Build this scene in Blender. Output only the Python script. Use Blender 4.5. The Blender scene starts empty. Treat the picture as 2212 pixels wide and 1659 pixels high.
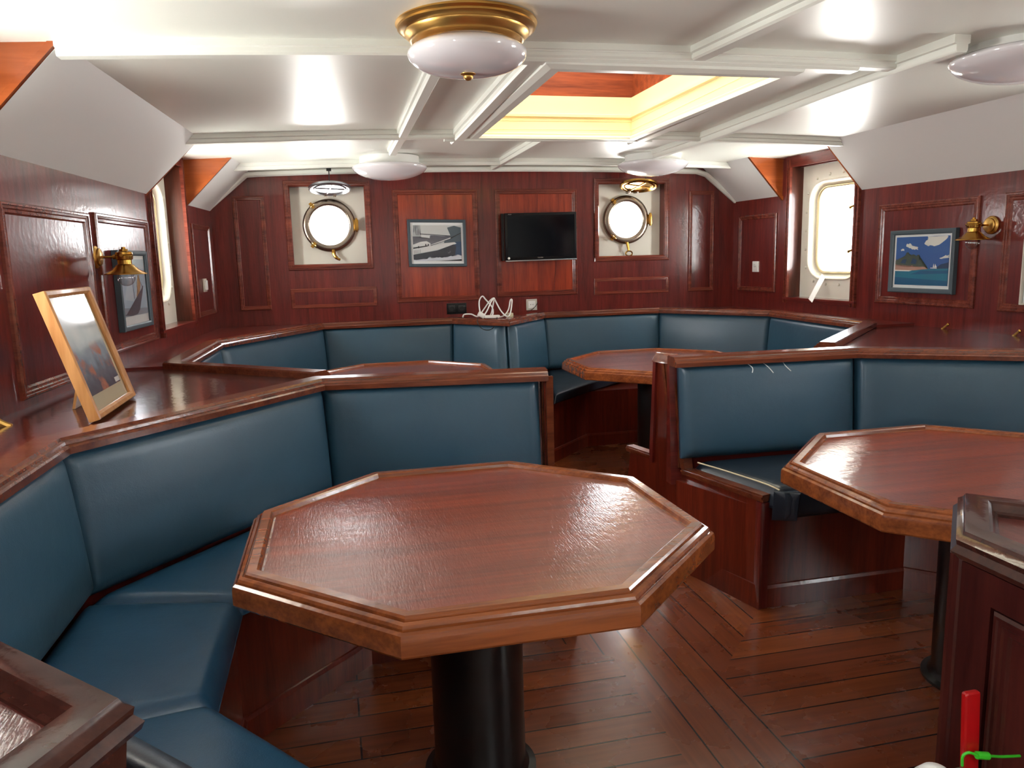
import bpy, bmesh, math, random
from mathutils import Vector, Matrix
random.seed(7)
SC = bpy.context.scene
COL = SC.collection
PI = math.pi
V = Vector

# ------------------------------------------------------------------ camera
F, CX, CY, EYE = 1661.0, 1106.0, 829.5, 1.5
def solve_camera():
    d = V((1358 - CX, 10900 - CY, F)).normalized()               # "down" in camera space (x right, y down, z forward)
    vy = 715.0
    y0 = -(d.x * (vy - CX) + d.z * F) / d.y
    Y = V((vy - CX, y0, F)).normalized()
    Z = -d
    X = Y.cross(Z)
    R = Matrix((X, Y, Z))                                         # world = R @ cam
    return R
Rw = solve_camera()
cam_data = bpy.data.cameras.new('camera'); cam = bpy.data.objects.new('camera', cam_data); COL.objects.link(cam)
cam_data.sensor_fit = 'HORIZONTAL'; cam_data.sensor_width = 36.0; cam_data.lens = F * 36.0 / 2212.0
cam_data.clip_start = 0.02; cam_data.clip_end = 100
B = Rw @ Matrix(((1, 0, 0), (0, -1, 0), (0, 0, -1)))
cam.matrix_world = Matrix.Translation((0, 0, EYE)) @ B.to_4x4()
SC.camera = cam

# ------------------------------------------------------------------ light and exposure
world = bpy.data.worlds.new('world'); SC.world = world; world.use_nodes = True
bg = world.node_tree.nodes['Background']; bg.inputs[1].default_value = 13.0
_N, _L = world.node_tree.nodes, world.node_tree.links                 # overcast sky above, lower half brightened to throw added light on the ceiling
_t = _N.new('ShaderNodeTexCoord'); _x = _N.new('ShaderNodeSeparateXYZ'); _r = _N.new('ShaderNodeValToRGB')
_m = _N.new('ShaderNodeMath'); _m.operation = 'MULTIPLY_ADD'; _m.inputs[1].default_value = 0.5; _m.inputs[2].default_value = 0.5
_r.color_ramp.elements[0].position = 0.44; _r.color_ramp.elements[0].color = (1.18, 1.16, 1.10, 1)
_r.color_ramp.elements[1].position = 0.56; _r.color_ramp.elements[1].color = (0.78, 0.82, 0.86, 1)
_L.new(_t.outputs['Generated'], _x.inputs[0]); _L.new(_x.outputs['Z'], _m.inputs[0]); _L.new(_m.outputs[0], _r.inputs[0]); _L.new(_r.outputs[0], bg.inputs[0])
vs = SC.view_settings; vs.view_transform = 'Standard'; vs.look = 'None'; vs.exposure = 1.5; vs.gamma = 1.0; vs.use_curve_mapping = False
def portal(name, loc, dirv, sx, sy):
    L = bpy.data.lights.new(name, 'AREA'); L.shape = 'RECTANGLE'; L.size = sx; L.size_y = sy
    L.cycles.is_portal = True
    o = bpy.data.objects.new(name, L); COL.objects.link(o)
    o.location = loc; o.rotation_euler = V(dirv).to_track_quat('-Z', 'Y').to_euler()
SLOPE = 0.076
def wx(side, y, off=0.0):                                         # hull side wall: x at station y, off = outboard
    return (-0.875 - SLOPE * (6.364 - y) - off) if side < 0 else (3.515 + SLOPE * (6.364 - y) + off)
WIN_Y = [(4.86, 5.57), (2.08, 2.80), (-0.75, 0.0)]
for side in (-1, 1):
    for (a, b) in WIN_Y:
        ym = (a + b) / 2 - 0.02
        portal('window_daylight', (wx(side, ym, 0.22), ym, 1.65), (-side, 0, 0), 0.62, 0.80)
for x in (0.005, 2.53): portal('porthole_daylight', (x, 6.60, 1.79), (0, -1, 0), 0.32, 0.32)
portal('skylight_daylight', (1.37, 3.80, 2.86), (0, 0, -1), 0.95, 1.68)
portal('added_hatch_daylight', (1.30, -0.85, 2.60), (0, 0, -1), 0.8, 0.7)  # portal of the unseen hatch added for daylight from behind

# ------------------------------------------------------------------ materials
def srgb(r, g, b):
    f = lambda c: (c / 255 / 12.92) if c <= 10 else ((c / 255 + 0.055) / 1.055) ** 2.4
    return (f(r), f(g), f(b), 1)
def new_mat(name):
    m = bpy.data.materials.new(name); m.use_nodes = True
    return m, m.node_tree.nodes, m.node_tree.links, m.node_tree.nodes['Principled BSDF']
def plain(name, col, rough=0.5, metal=0.0, coat=0.0, bump=0.0, bscale=60, spec=0.5, var=0.0):
    m, N, L, P = new_mat(name)
    P.inputs['Base Color'].default_value = col; P.inputs['Roughness'].default_value = rough
    P.inputs['Metallic'].default_value = metal; P.inputs['Coat Weight'].default_value = coat
    P.inputs['Specular IOR Level'].default_value = spec
    P.inputs['Coat Roughness'].default_value = 0.08
    t = N.new('ShaderNodeTexCoord')
    if bump:
        n = N.new('ShaderNodeTexNoise'); n.inputs['Scale'].default_value = bscale; n.inputs['Detail'].default_value = 4
        b = N.new('ShaderNodeBump'); b.inputs['Strength'].default_value = bump; b.inputs['Distance'].default_value = 0.01
        L.new(t.outputs['Object'], n.inputs['Vector']); L.new(n.outputs['Fac'], b.inputs['Height']); L.new(b.outputs[0], P.inputs['Normal'])
    if var:
        n2 = N.new('ShaderNodeTexNoise'); n2.inputs['Scale'].default_value = 3; n2.inputs['Detail'].default_value = 5
        mx = N.new('ShaderNodeMix'); mx.data_type = 'RGBA'
        mx.inputs[6].default_value = col; mx.inputs[7].default_value = tuple(c * (1 - var) for c in col[:3]) + (1,)
        L.new(t.outputs['Object'], n2.inputs['Vector']); L.new(n2.outputs['Fac'], mx.inputs[0]); L.new(mx.outputs[2], P.inputs['Base Color'])
    return m
def wood(name, light, dark, axis='Z', rough=0.28, coat=0.6, crough=0.12, grain=1.0, bump=0.06, scratch=0.0, uv=False, band=0.35):
    m, N, L, P = new_mat(name)
    t = N.new('ShaderNodeTexCoord'); mp = N.new('ShaderNodeMapping')
    s = {'X': (0.9, 14, 14), 'Y': (14, 0.9, 14), 'Z': (14, 14, 0.9)}[axis]
    mp.inputs['Scale'].default_value = tuple(c * grain for c in s)
    L.new(t.outputs['UV' if uv else 'Object'], mp.inputs['Vector'])
    n = N.new('ShaderNodeTexNoise'); n.inputs['Scale'].default_value = 1.6; n.inputs['Detail'].default_value = 7; n.inputs['Roughness'].default_value = 0.62
    n.inputs['Distortion'].default_value = 0.4
    L.new(mp.outputs[0], n.inputs['Vector'])
    fine = N.new('ShaderNodeTexNoise'); fine.inputs['Scale'].default_value = 9; fine.inputs['Detail'].default_value = 3
    L.new(mp.outputs[0], fine.inputs['Vector'])
    add = N.new('ShaderNodeMath'); add.operation = 'MULTIPLY_ADD'; add.inputs[1].default_value = band
    L.new(fine.outputs['Fac'], add.inputs[0]); L.new(n.outputs['Fac'], add.inputs[2])
    r = N.new('ShaderNodeValToRGB'); r.color_ramp.elements[0].position = 0.42; r.color_ramp.elements[1].position = 0.86
    r.color_ramp.elements[0].color = dark; r.color_ramp.elements[1].color = light
    L.new(add.outputs[0], r.inputs['Fac']); L.new(r.outputs['Color'], P.inputs['Base Color'])
    P.inputs['Roughness'].default_value = rough; P.inputs['Coat Weight'].default_value = coat; P.inputs['Coat Roughness'].default_value = crough; P.inputs['Specular IOR Level'].default_value = 0.25
    big = N.new('ShaderNodeTexNoise'); big.inputs['Scale'].default_value = 35; big.inputs['Detail'].default_value = 4
    L.new(t.outputs['Object'], big.inputs['Vector'])
    b = N.new('ShaderNodeBump'); b.inputs['Strength'].default_value = bump; b.inputs['Distance'].default_value = 0.006
    L.new(big.outputs['Fac'], b.inputs['Height']); L.new(b.outputs[0], P.inputs['Coat Normal']); L.new(b.outputs[0], P.inputs['Normal'])
    if scratch:
        mp2 = N.new('ShaderNodeMapping'); mp2.inputs['Scale'].default_value = (130, 16, 130); mp2.inputs['Rotation'].default_value = (0, 0, 0.5)
        L.new(t.outputs['Object'], mp2.inputs['Vector'])
        sc = N.new('ShaderNodeTexNoise'); sc.inputs['Scale'].default_value = 2.0; sc.inputs['Detail'].default_value = 8
        L.new(mp2.outputs[0], sc.inputs['Vector'])
        ma = N.new('ShaderNodeMapRange'); ma.inputs[1].default_value = 0.35; ma.inputs[2].default_value = 0.75
        ma.inputs[3].default_value = crough * 0.7; ma.inputs[4].default_value = crough + scratch
        L.new(sc.outputs['Fac'], ma.inputs[0]); L.new(ma.outputs[0], P.inputs['Coat Roughness'])
        b2 = N.new('ShaderNodeBump'); b2.inputs['Strength'].default_value = 0.40; b2.inputs['Distance'].default_value = 0.002
        L.new(sc.outputs['Fac'], b2.inputs['Height']); L.new(b.outputs[0], b2.inputs['Normal']); L.new(b2.outputs[0], P.inputs['Coat Normal'])
    return m
M = {}
mah_l, mah_d = srgb(118, 40, 33), srgb(70, 21, 19)
M['mah_z'] = wood('mahogany_upright', mah_l, mah_d, 'Z', bump=0.10)
M['mah_x'] = wood('mahogany_across', mah_l, mah_d, 'X', bump=0.10)
M['mah_y'] = wood('mahogany_lengthways', mah_l, mah_d, 'Y', bump=0.10)
M['veneer'] = wood('mahogany_veneer', srgb(164, 60, 28), srgb(92, 24, 17), 'Z', bump=0.05, grain=0.8)
M['veneer_dark'] = wood('mahogany_veneer_dark', srgb(116, 37, 32), srgb(70, 21, 19), 'Z', bump=0.12)
M['cheek'] = wood('mahogany_window_lit', srgb(172, 90, 42), srgb(132, 60, 26), 'X', bump=0.05, grain=0.5)  # same mahogany, lightened to paint in the window light on the cheeks
M['mould'] = wood('moulding_wood', srgb(136, 66, 50), srgb(76, 29, 24), 'X', bump=0.05, rough=0.22)
M['cap'] = wood('cap_rail_wood', srgb(124, 64, 38), srgb(76, 32, 21), 'X', bump=0.08, rough=0.25)
M['jamb'] = wood('mahogany_jamb', srgb(96, 44, 26), srgb(60, 24, 15), 'Z', bump=0.08, rough=0.4, coat=0.5)
M['shelf'] = wood('shelf_wood', srgb(92, 36, 28), srgb(60, 20, 18), 'Y', rough=0.2, crough=0.10, bump=0.12)
M['table'] = wood('tabletop_veneer', srgb(142, 57, 29), srgb(102, 36, 20), 'X', rough=0.5, crough=0.06, coat=1.0, scratch=0.12, bump=0.10, grain=0.6)
M['rim'] = wood('table_rim_wood', srgb(154, 84, 42), srgb(98, 48, 27), 'X', rough=0.25, crough=0.1, bump=0.06)
M['bench'] = wood('bench_front_veneer', srgb(120, 43, 25), srgb(72, 22, 14), 'Z', bump=0.08)
M['dark_rim'] = wood('dark_cabinet_rim', srgb(78, 42, 34), srgb(44, 20, 17), 'X', rough=0.2, crough=0.08)
M['cab_top'] = wood('cabinet_tray', srgb(120, 60, 52), srgb(86, 38, 36), 'Y', rough=0.3, scratch=0.2, bump=0.2)
M['cab'] = wood('dark_cabinet_wood', srgb(78, 32, 27), srgb(46, 16, 15), 'Z', bump=0.08)
M['frame_wood'] = wood('pine_frame', srgb(206, 150, 96), srgb(170, 112, 62), 'Z', rough=0.35, coat=0.2)
M['skywood'] = wood('skylight_wood', srgb(150, 72, 42), srgb(96, 40, 26), 'X', rough=0.5, coat=0.2)
M['white'] = plain('white_gloss_paint', srgb(238, 241, 232), rough=0.42, coat=0.5, bump=0.06, bscale=7)
M['white'].node_tree.nodes['Principled BSDF'].inputs['Coat Roughness'].default_value = 0.30
M['slope'] = plain('white_satin_paint', srgb(226, 226, 224), rough=0.5, bump=0.02, bscale=40)
M['cream'] = plain('cream_paint', srgb(252, 234, 182), rough=0.4, coat=0.3, bump=0.04, bscale=30)
M['plate'] = plain('painted_steel', srgb(232, 228, 214), rough=0.4, coat=0.2, bump=0.05, bscale=12)
def leather(name, col):
    m, N, L, P = new_mat(name)
    t = N.new('ShaderNodeTexCoord')
    n = N.new('ShaderNodeTexNoise'); n.inputs['Scale'].default_value = 2.2; n.inputs['Detail'].default_value = 5
    mx = N.new('ShaderNodeMix'); mx.data_type = 'RGBA'
    mx.inputs[6].default_value = tuple(c * 0.78 for c in col[:3]) + (1,); mx.inputs[7].default_value = tuple(min(1, c * 1.25) for c in col[:3]) + (1,)
    L.new(t.outputs['Object'], n.inputs['Vector']); L.new(n.outputs['Fac'], mx.inputs[0]); L.new(mx.outputs[2], P.inputs['Base Color'])
    P.inputs['Roughness'].default_value = 0.42; P.inputs['Coat Weight'].default_value = 0.35; P.inputs['Coat Roughness'].default_value = 0.28
    v = N.new('ShaderNodeTexVoronoi'); v.inputs['Scale'].default_value = 260
    s = N.new('ShaderNodeTexNoise'); s.inputs['Scale'].default_value = 9; s.inputs['Detail'].default_value = 6
    L.new(t.outputs['Object'], v.inputs['Vector']); L.new(t.outputs['Object'], s.inputs['Vector'])
    b1 = N.new('ShaderNodeBump'); b1.inputs['Strength'].default_value = 0.10; b1.inputs['Distance'].default_value = 0.002
    b2 = N.new('ShaderNodeBump'); b2.inputs['Strength'].default_value = 0.16; b2.inputs['Distance'].default_value = 0.02
    L.new(v.outputs['Distance'], b1.inputs['Height']); L.new(s.outputs['Fac'], b2.inputs['Height'])
    L.new(b2.outputs[0], b1.inputs['Normal']); L.new(b1.outputs[0], P.inputs['Normal'])
    return m
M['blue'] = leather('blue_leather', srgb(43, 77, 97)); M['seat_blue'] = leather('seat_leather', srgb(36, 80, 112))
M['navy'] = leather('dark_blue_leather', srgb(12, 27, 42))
M['brass'] = plain('brass', srgb(206, 164, 92), rough=0.34, metal=1.0)
M['brass_dull'] = plain('aged_brass', srgb(182, 138, 66), rough=0.22, metal=1.0, bump=0.03, bscale=40)
M['pale_brass'] = plain('pale_brass', srgb(206, 190, 150), rough=0.4, metal=1.0)
M['pewter'] = plain('tarnished_bronze', srgb(150, 136, 122), rough=0.25, metal=1.0, bump=0.06, bscale=25)
M['steel'] = plain('grey_steel', srgb(170, 176, 182), rough=0.3, metal=1.0)
M['opal'] = plain('opal_glass', srgb(236, 234, 238), rough=0.12, coat=0.8)
M['plastic_white'] = plain('white_plastic', srgb(236, 236, 232), rough=0.4)
M['plastic_grey'] = plain('grey_plastic', srgb(196, 190, 176), rough=0.4)
M['black'] = plain('black_plastic', srgb(10, 10, 13), rough=0.3, spec=0.3)
M['black_metal'] = plain('black_painted_steel', srgb(14, 14, 15), rough=0.35, coat=0.2)
M['screen'] = plain('dark_screen', srgb(5, 8, 14), rough=0.08, spec=0.18)
M['slate_frame'] = plain('slate_blue_frame', srgb(68, 82, 90), rough=0.4, bump=0.05, bscale=120)
M['paper'] = plain('white_mount_card', srgb(236, 240, 240), rough=0.7)
M['cream_card'] = plain('cream_mount_card', srgb(216, 204, 172), rough=0.7)
M['red'] = plain('red_enamel', srgb(168, 12, 16), rough=0.3, coat=0.4)
M['green'] = plain('green_plastic', srgb(60, 190, 40), rough=0.4)
M['cable_black'] = plain('black_rubber', srgb(20, 16, 16), rough=0.5)
M['strap'] = plain('white_strap_webbing', srgb(244, 244, 244), rough=0.6)
def glass(name, tint=(1, 1, 1, 1), ior=1.45, rough=0.02):
    m = bpy.data.materials.new(name); m.use_nodes = True; N = m.node_tree.nodes; L = m.node_tree.links; N.clear()
    o = N.new('ShaderNodeOutputMaterial'); tr = N.new('ShaderNodeBsdfTransparent'); gl = N.new('ShaderNodeBsdfGlossy'); mx = N.new('ShaderNodeMixShader'); fr = N.new('ShaderNodeLayerWeight'); pw = N.new('ShaderNodeMath'); pw.operation = 'POWER'; pw.inputs[1].default_value = 4.0; ma = N.new('ShaderNodeMath'); ma.operation = 'MULTIPLY_ADD'; ma.inputs[1].default_value = 0.8
    tr.inputs[0].default_value = tint; gl.inputs['Roughness'].default_value = rough; fr.inputs['Blend'].default_value = 0.5; ma.inputs[2].default_value = ((ior - 1) / (ior + 1)) ** 2
    L.new(fr.outputs['Facing'], pw.inputs[0]); L.new(pw.outputs[0], ma.inputs[0]); L.new(ma.outputs[0], mx.inputs[0]); L.new(tr.outputs[0], mx.inputs[1]); L.new(gl.outputs[0], mx.inputs[2]); L.new(mx.outputs[0], o.inputs[0])
    return m
M['glass'] = glass('window_glass'); M['bulb'] = glass('clear_bulb_glass', (0.92, 0.92, 0.92, 1), 2.4); M['picglass'] = glass('picture_glass', (1, 1, 1, 1), 1.3, 0.08); M['skyglass'] = glass('dimming_skylight_glass', (0.54, 0.51, 0.44, 1))  # skylight glass is tinted to hold back daylight from the coaming
def flat(name, r, g, b): 
    M[name] = plain(name, srgb(r, g, b), rough=0.6)
# ------------------------------------------------------------------ mesh builder
class MB:
    def __init__(s): s.bm = bmesh.new()
    def face(s, pts, mi=0):
        f = s.bm.faces.new([s.bm.verts.new(V(p)) for p in pts]); f.material_index = mi; return f
    def box(s, c, d, rot=None, mi=0):
        m = Matrix.Translation(V(c)) @ (rot.to_4x4() if rot else Matrix.Identity(4))
        vs_ = [s.bm.verts.new(m @ V((sx * d[0] / 2, sy * d[1] / 2, sz * d[2] / 2))) for sx in (-1, 1) for sy in (-1, 1) for sz in (-1, 1)]
        for q in ((0, 1, 3, 2), (4, 6, 7, 5), (0, 4, 5, 1), (2, 3, 7, 6), (0, 2, 6, 4), (1, 5, 7, 3)):
            s.bm.faces.new([vs_[i] for i in q]).material_index = mi
        return s
    def hexa(s, p, mi=0):                                         # eight corners: bottom four then top four
        vs_ = [s.bm.verts.new(V(q)) for q in p]
        for q in ((3, 2, 1, 0), (4, 5, 6, 7), (0, 1, 5, 4), (1, 2, 6, 5), (2, 3, 7, 6), (3, 0, 4, 7)):
            s.bm.faces.new([vs_[i] for i in q]).material_index = mi
        return s
    def prism(s, poly, z0, z1, mi=0):
        a = [s.bm.verts.new((p[0], p[1], z0)) for p in poly]; b = [s.bm.verts.new((p[0], p[1], z1)) for p in poly]
        n = len(poly)
        s.bm.faces.new(list(reversed(a))).material_index = mi; s.bm.faces.new(b).material_index = mi
        for i in range(n): s.bm.faces.new((a[i], a[(i + 1) % n], b[(i + 1) % n], b[i])).material_index = mi
        return s
    def extrude(s, pts, off, mi=0):                               # a 3-D polygon given thickness
        o = V(off); a = [s.bm.verts.new(V(p)) for p in pts]; b = [s.bm.verts.new(V(p) + o) for p in pts]; n = len(pts)
        s.bm.faces.new(list(reversed(a))).material_index = mi; s.bm.faces.new(b).material_index = mi
        for i in range(n): s.bm.faces.new((a[i], a[(i + 1) % n], b[(i + 1) % n], b[i])).material_index = mi
        return s
    def loops(s, rings, close_u=True, cap=True, mi=0, wrap=False):
        vr = [[s.bm.verts.new(V(p)) for p in r] for r in rings]; n = len(rings[0])
        R = range(len(vr)) if wrap else range(len(vr) - 1)
        for i in R:
            A, C = vr[i], vr[(i + 1) % len(vr)]
            for j in (range(n) if close_u else range(n - 1)):
                k = (j + 1) % n
                try: s.bm.faces.new((A[j], A[k], C[k], C[j])).material_index = mi
                except ValueError: pass
        if cap and not wrap and close_u:
            s.bm.faces.new(list(reversed(vr[0]))).material_index = mi; s.bm.faces.new(vr[-1]).material_index = mi
        return s
    def lathe(s, prof, origin, axis=(0, 0, 1), seg=40, mi=0):
        q = V(axis).to_track_quat('Z', 'Y').to_matrix(); o = V(origin); rings = []
        for (r, z) in prof:
            rings.append([o + q @ V((max(r, 1e-4) * math.cos(2 * PI * k / seg), max(r, 1e-4) * math.sin(2 * PI * k / seg), z)) for k in range(seg)])
        return s.loops(rings, True, True, mi)
    def tube(s, pts, r, seg=8, closed=False, mi=0, smooth_n=0):
        pts = [V(p) for p in pts]
        if smooth_n: pts = catmull(pts, smooth_n, closed)
        n = len(pts); rings = []; prev = None
        for i in range(n):
            if closed: t = (pts[(i + 1) % n] - pts[i - 1])
            else: t = pts[min(i + 1, n - 1)] - pts[max(i - 1, 0)]
            t = t.normalized()
            if prev is None:
                u = t.orthogonal().normalized()
            else:
                u = (prev - t * prev.dot(t)); u = u.normalized() if u.length > 1e-6 else t.orthogonal().normalized()
            prev = u; w = t.cross(u)
            rr = r[i * (len(r) - 1) // max(1, n - 1)] if isinstance(r, (list, tuple)) else r
            rings.append([pts[i] + (u * math.cos(2 * PI * k / seg) + w * math.sin(2 * PI * k / seg)) * rr for k in range(seg)])
        return s.loops(rings, True, not closed, mi, wrap=closed)
    def sweep(s, path, prof, closed=False, mi=0, m_start=None, m_end=None):                 # prof: (lateral to the LEFT of travel, z); path: 3-D, level
        path = [V(p) for p in path]; n = len(path); rings = []
        for i in range(n):
            a = path[i - 1] if (i > 0 or closed) else None; c = path[(i + 1) % n] if (i < n - 1 or closed) else None
            d1 = (path[i] - a) if a is not None else None; d2 = (c - path[i]) if c is not None else None
            for d in (d1, d2):
                if d is not None: d.z = 0; d.normalize()
            if d1 is None: d1 = d2
            if d2 is None: d2 = d1
            n1 = V((-d1.y, d1.x, 0)); n2 = V((-d2.y, d2.x, 0)); m = (n1 + n2)
            m = m / max(0.15, m.dot(n1))
            if i == 0 and m_start is not None: m = V(m_start)
            if i == n - 1 and m_end is not None: m = V(m_end)
            rings.append([path[i] + m * u + V((0, 0, z)) for (u, z) in prof])
        return s.loops(rings, True, not closed, mi, wrap=closed)
    def frame(s, P, u0, u1, v0, v1, prof, mi=0):                  # P(u,v,w): mitred rectangle of a (inset, height) profile
        rings = []
        for (a, w) in prof:
            rings.append([P(u0 + a, v0 + a, w), P(u1 - a, v0 + a, w), P(u1 - a, v1 - a, w), P(u0 + a, v1 - a, w)])
        return s.loops(rings, True, False, mi)
    def panel(s, P, u0, u1, v0, v1, w0, w1, mi=0):
        return s.hexa([P(u0, v0, w0), P(u1, v0, w0), P(u1, v1, w0), P(u0, v1, w0), P(u0, v0, w1), P(u1, v0, w1), P(u1, v1, w1), P(u0, v1, w1)], mi)
    def cushion(s, a, b, c, d, t, r=0.05, bulge=0.02, nu=22, nv=16, base=0.02, droop=0.0, mi=0):
        a, b, c, d = map(V, (a, b, c, d)); nrm = (b - a).cross(d - a).normalized()
        Lu = ((b - a).length + (c - d).length) / 2; Lv = ((d - a).length + (c - b).length) / 2
        def samples(L, n):
            e = min(r / L, 0.45); k = 6
            xs = [e * (1 - math.cos(PI / 2 * i / k)) for i in range(k + 1)]
            mid = [e + (1 - 2 * e) * i / (n - 1) for i in range(1, n - 1)]
            return xs + mid + [1 - x for x in reversed(xs)]
        us, vs2 = samples(Lu, nu), samples(Lv, nv)
        def edge(x, L):
            dd = min(x, 1 - x) * L / r
            return 1.0 if dd >= 1 else math.sqrt(max(0, 1 - (1 - dd) ** 2))
        grid = []
        for v in vs2:
            row = []
            for u in us:
                p = a * (1 - u) * (1 - v) + b * u * (1 - v) + c * u * v + d * (1 - u) * v
                h = base + (t - base) * min(edge(u, Lu), edge(v, Lv)) * (0.35 + 0.65 * edge(u, Lu)) * (0.35 + 0.65 * edge(v, Lv)) + bulge * math.sin(PI * u) ** 0.7 * math.sin(PI * v) ** 0.7
                row.append(s.bm.verts.new(p + nrm * h))
            grid.append(row)
        H, W = len(grid), len(grid[0])
        for i in range(H - 1):
            for j in range(W - 1): s.bm.faces.new((grid[i][j], grid[i][j + 1], grid[i + 1][j + 1], grid[i + 1][j])).material_index = mi
        rim = [grid[0][j] for j in range(W)] + [grid[i][W - 1] for i in range(1, H)] + [grid[H - 1][j] for j in range(W - 2, -1, -1)] + [grid[i][0] for i in range(H - 2, 0, -1)]
        low = []
        for i, v in enumerate(rim): low.append(s.bm.verts.new(v.co - nrm * base))
        n = len(rim)
        for i in range(n): s.bm.faces.new((rim[(i + 1) % n], rim[i], low[i], low[(i + 1) % n])).material_index = mi
        s.bm.faces.new(low).material_index = mi
        return s
    def bevel(s, w=0.003, seg=2, ang=0.5):
        bmesh.ops.remove_doubles(s.bm, verts=s.bm.verts, dist=1e-6)
        ed = [e for e in s.bm.edges if len(e.link_faces) == 2 and e.calc_face_angle(0) > ang]
        bmesh.ops.bevel(s.bm, geom=ed, offset=w, segments=seg, profile=0.6, affect='EDGES', clamp_overlap=True)
        return s
    def build(s, name, mat, parent=None, smooth=True, sharp=0.6):
        bm = s.bm
        bmesh.ops.recalc_face_normals(bm, faces=bm.faces)
        if parent is not None:
            off = world_loc(parent)
            for v in bm.verts: v.co -= off
        if smooth:
            for f in bm.faces: f.smooth = True
            for e in bm.edges:
                if len(e.link_faces) == 2 and e.calc_face_angle(0) > sharp: e.smooth = False
        me = bpy.data.meshes.new(name); bm.to_mesh(me); bm.free()
        for m in (mat if isinstance(mat, (list, tuple)) else [mat]): me.materials.append(M[m] if isinstance(m, str) else m)
        o = bpy.data.objects.new(name, me); COL.objects.link(o)
        if parent is not None: o.parent = parent
        return o
def world_loc(o):
    l = V((0, 0, 0))
    while o is not None: l += V(o.location); o = o.parent
    return l
def catmull(p, n, closed=False):
    out = []; m = len(p)
    for i in range(m if closed else m - 1):
        p0, p1, p2, p3 = (p[(i - 1) % m], p[i], p[(i + 1) % m], p[(i + 2) % m]) if closed else (p[max(i - 1, 0)], p[i], p[i + 1], p[min(i + 2, m - 1)])
        for k in range(n):
            t = k / n
            out.append(0.5 * ((2 * p1) + (p2 - p0) * t + (2 * p0 - 5 * p1 + 4 * p2 - p3) * t * t + (3 * p1 - p0 - 3 * p2 + p3) * t ** 3))
    if not closed: out.append(p[-1])
    return out
def thing(name, label, cat, loc, group=None):
    o = bpy.data.objects.new(name, None); COL.objects.link(o); o.location = loc; o.empty_display_size = 0.05
    return tag(o, label, cat, group)
def tag(o, label, cat, group=None):
    o['label'] = label; o['category'] = cat
    if group: o['group'] = group
    return o
def struct(o, label=None):
    o['kind'] = 'structure'
    if label: o['label'] = label
    return o
def copy_tree(o, parent=None):
    c = o.copy(); COL.objects.link(c)
    if parent is not None: c.parent = parent
    for ch in [x for x in bpy.data.objects if x.parent == o and x is not c]: copy_tree(ch, c)
    return c
def offset(poly, d):                                              # open polyline moved d to the left of travel
    out = []; n = len(poly)
    for i in range(n):
        p = V((poly[i][0], poly[i][1]))
        d1 = (p - V(poly[i - 1][:2])).normalized() if i > 0 else None
        d2 = (V(poly[i + 1][:2]) - p).normalized() if i < n - 1 else None
        d1 = d1 or d2; d2 = d2 or d1
        n1 = V((-d1.y, d1.x)); n2 = V((-d2.y, d2.x)); m = n1 + n2; m = m / max(0.2, m.dot(n1))
        out.append(p + m * d)
    return out
def lerp(a, b, t): return a + (b - a) * t

# ------------------------------------------------------------------ ceiling shape
def zbeam(x, y):
    pk = 2.235 if y <= 3 else (2.207 if y >= 4.6 else lerp(2.235, 2.207, (y - 3) / 1.6))
    return pk - 0.009 * (x - 1.6) ** 2
def zceil(x, y): return zbeam(x, y) + 0.05
YB, YF = -1.7, 6.364                                              # back and far walls
HX0, HX1, HY0, HY1 = 0.885, 1.86, 2.98, 4.66                      # skylight opening
CX0, CX1, CY0, CY1 = 0.9, 1.7, -1.2, -0.5                       # unseen opening added behind the camera to let in daylight

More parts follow.
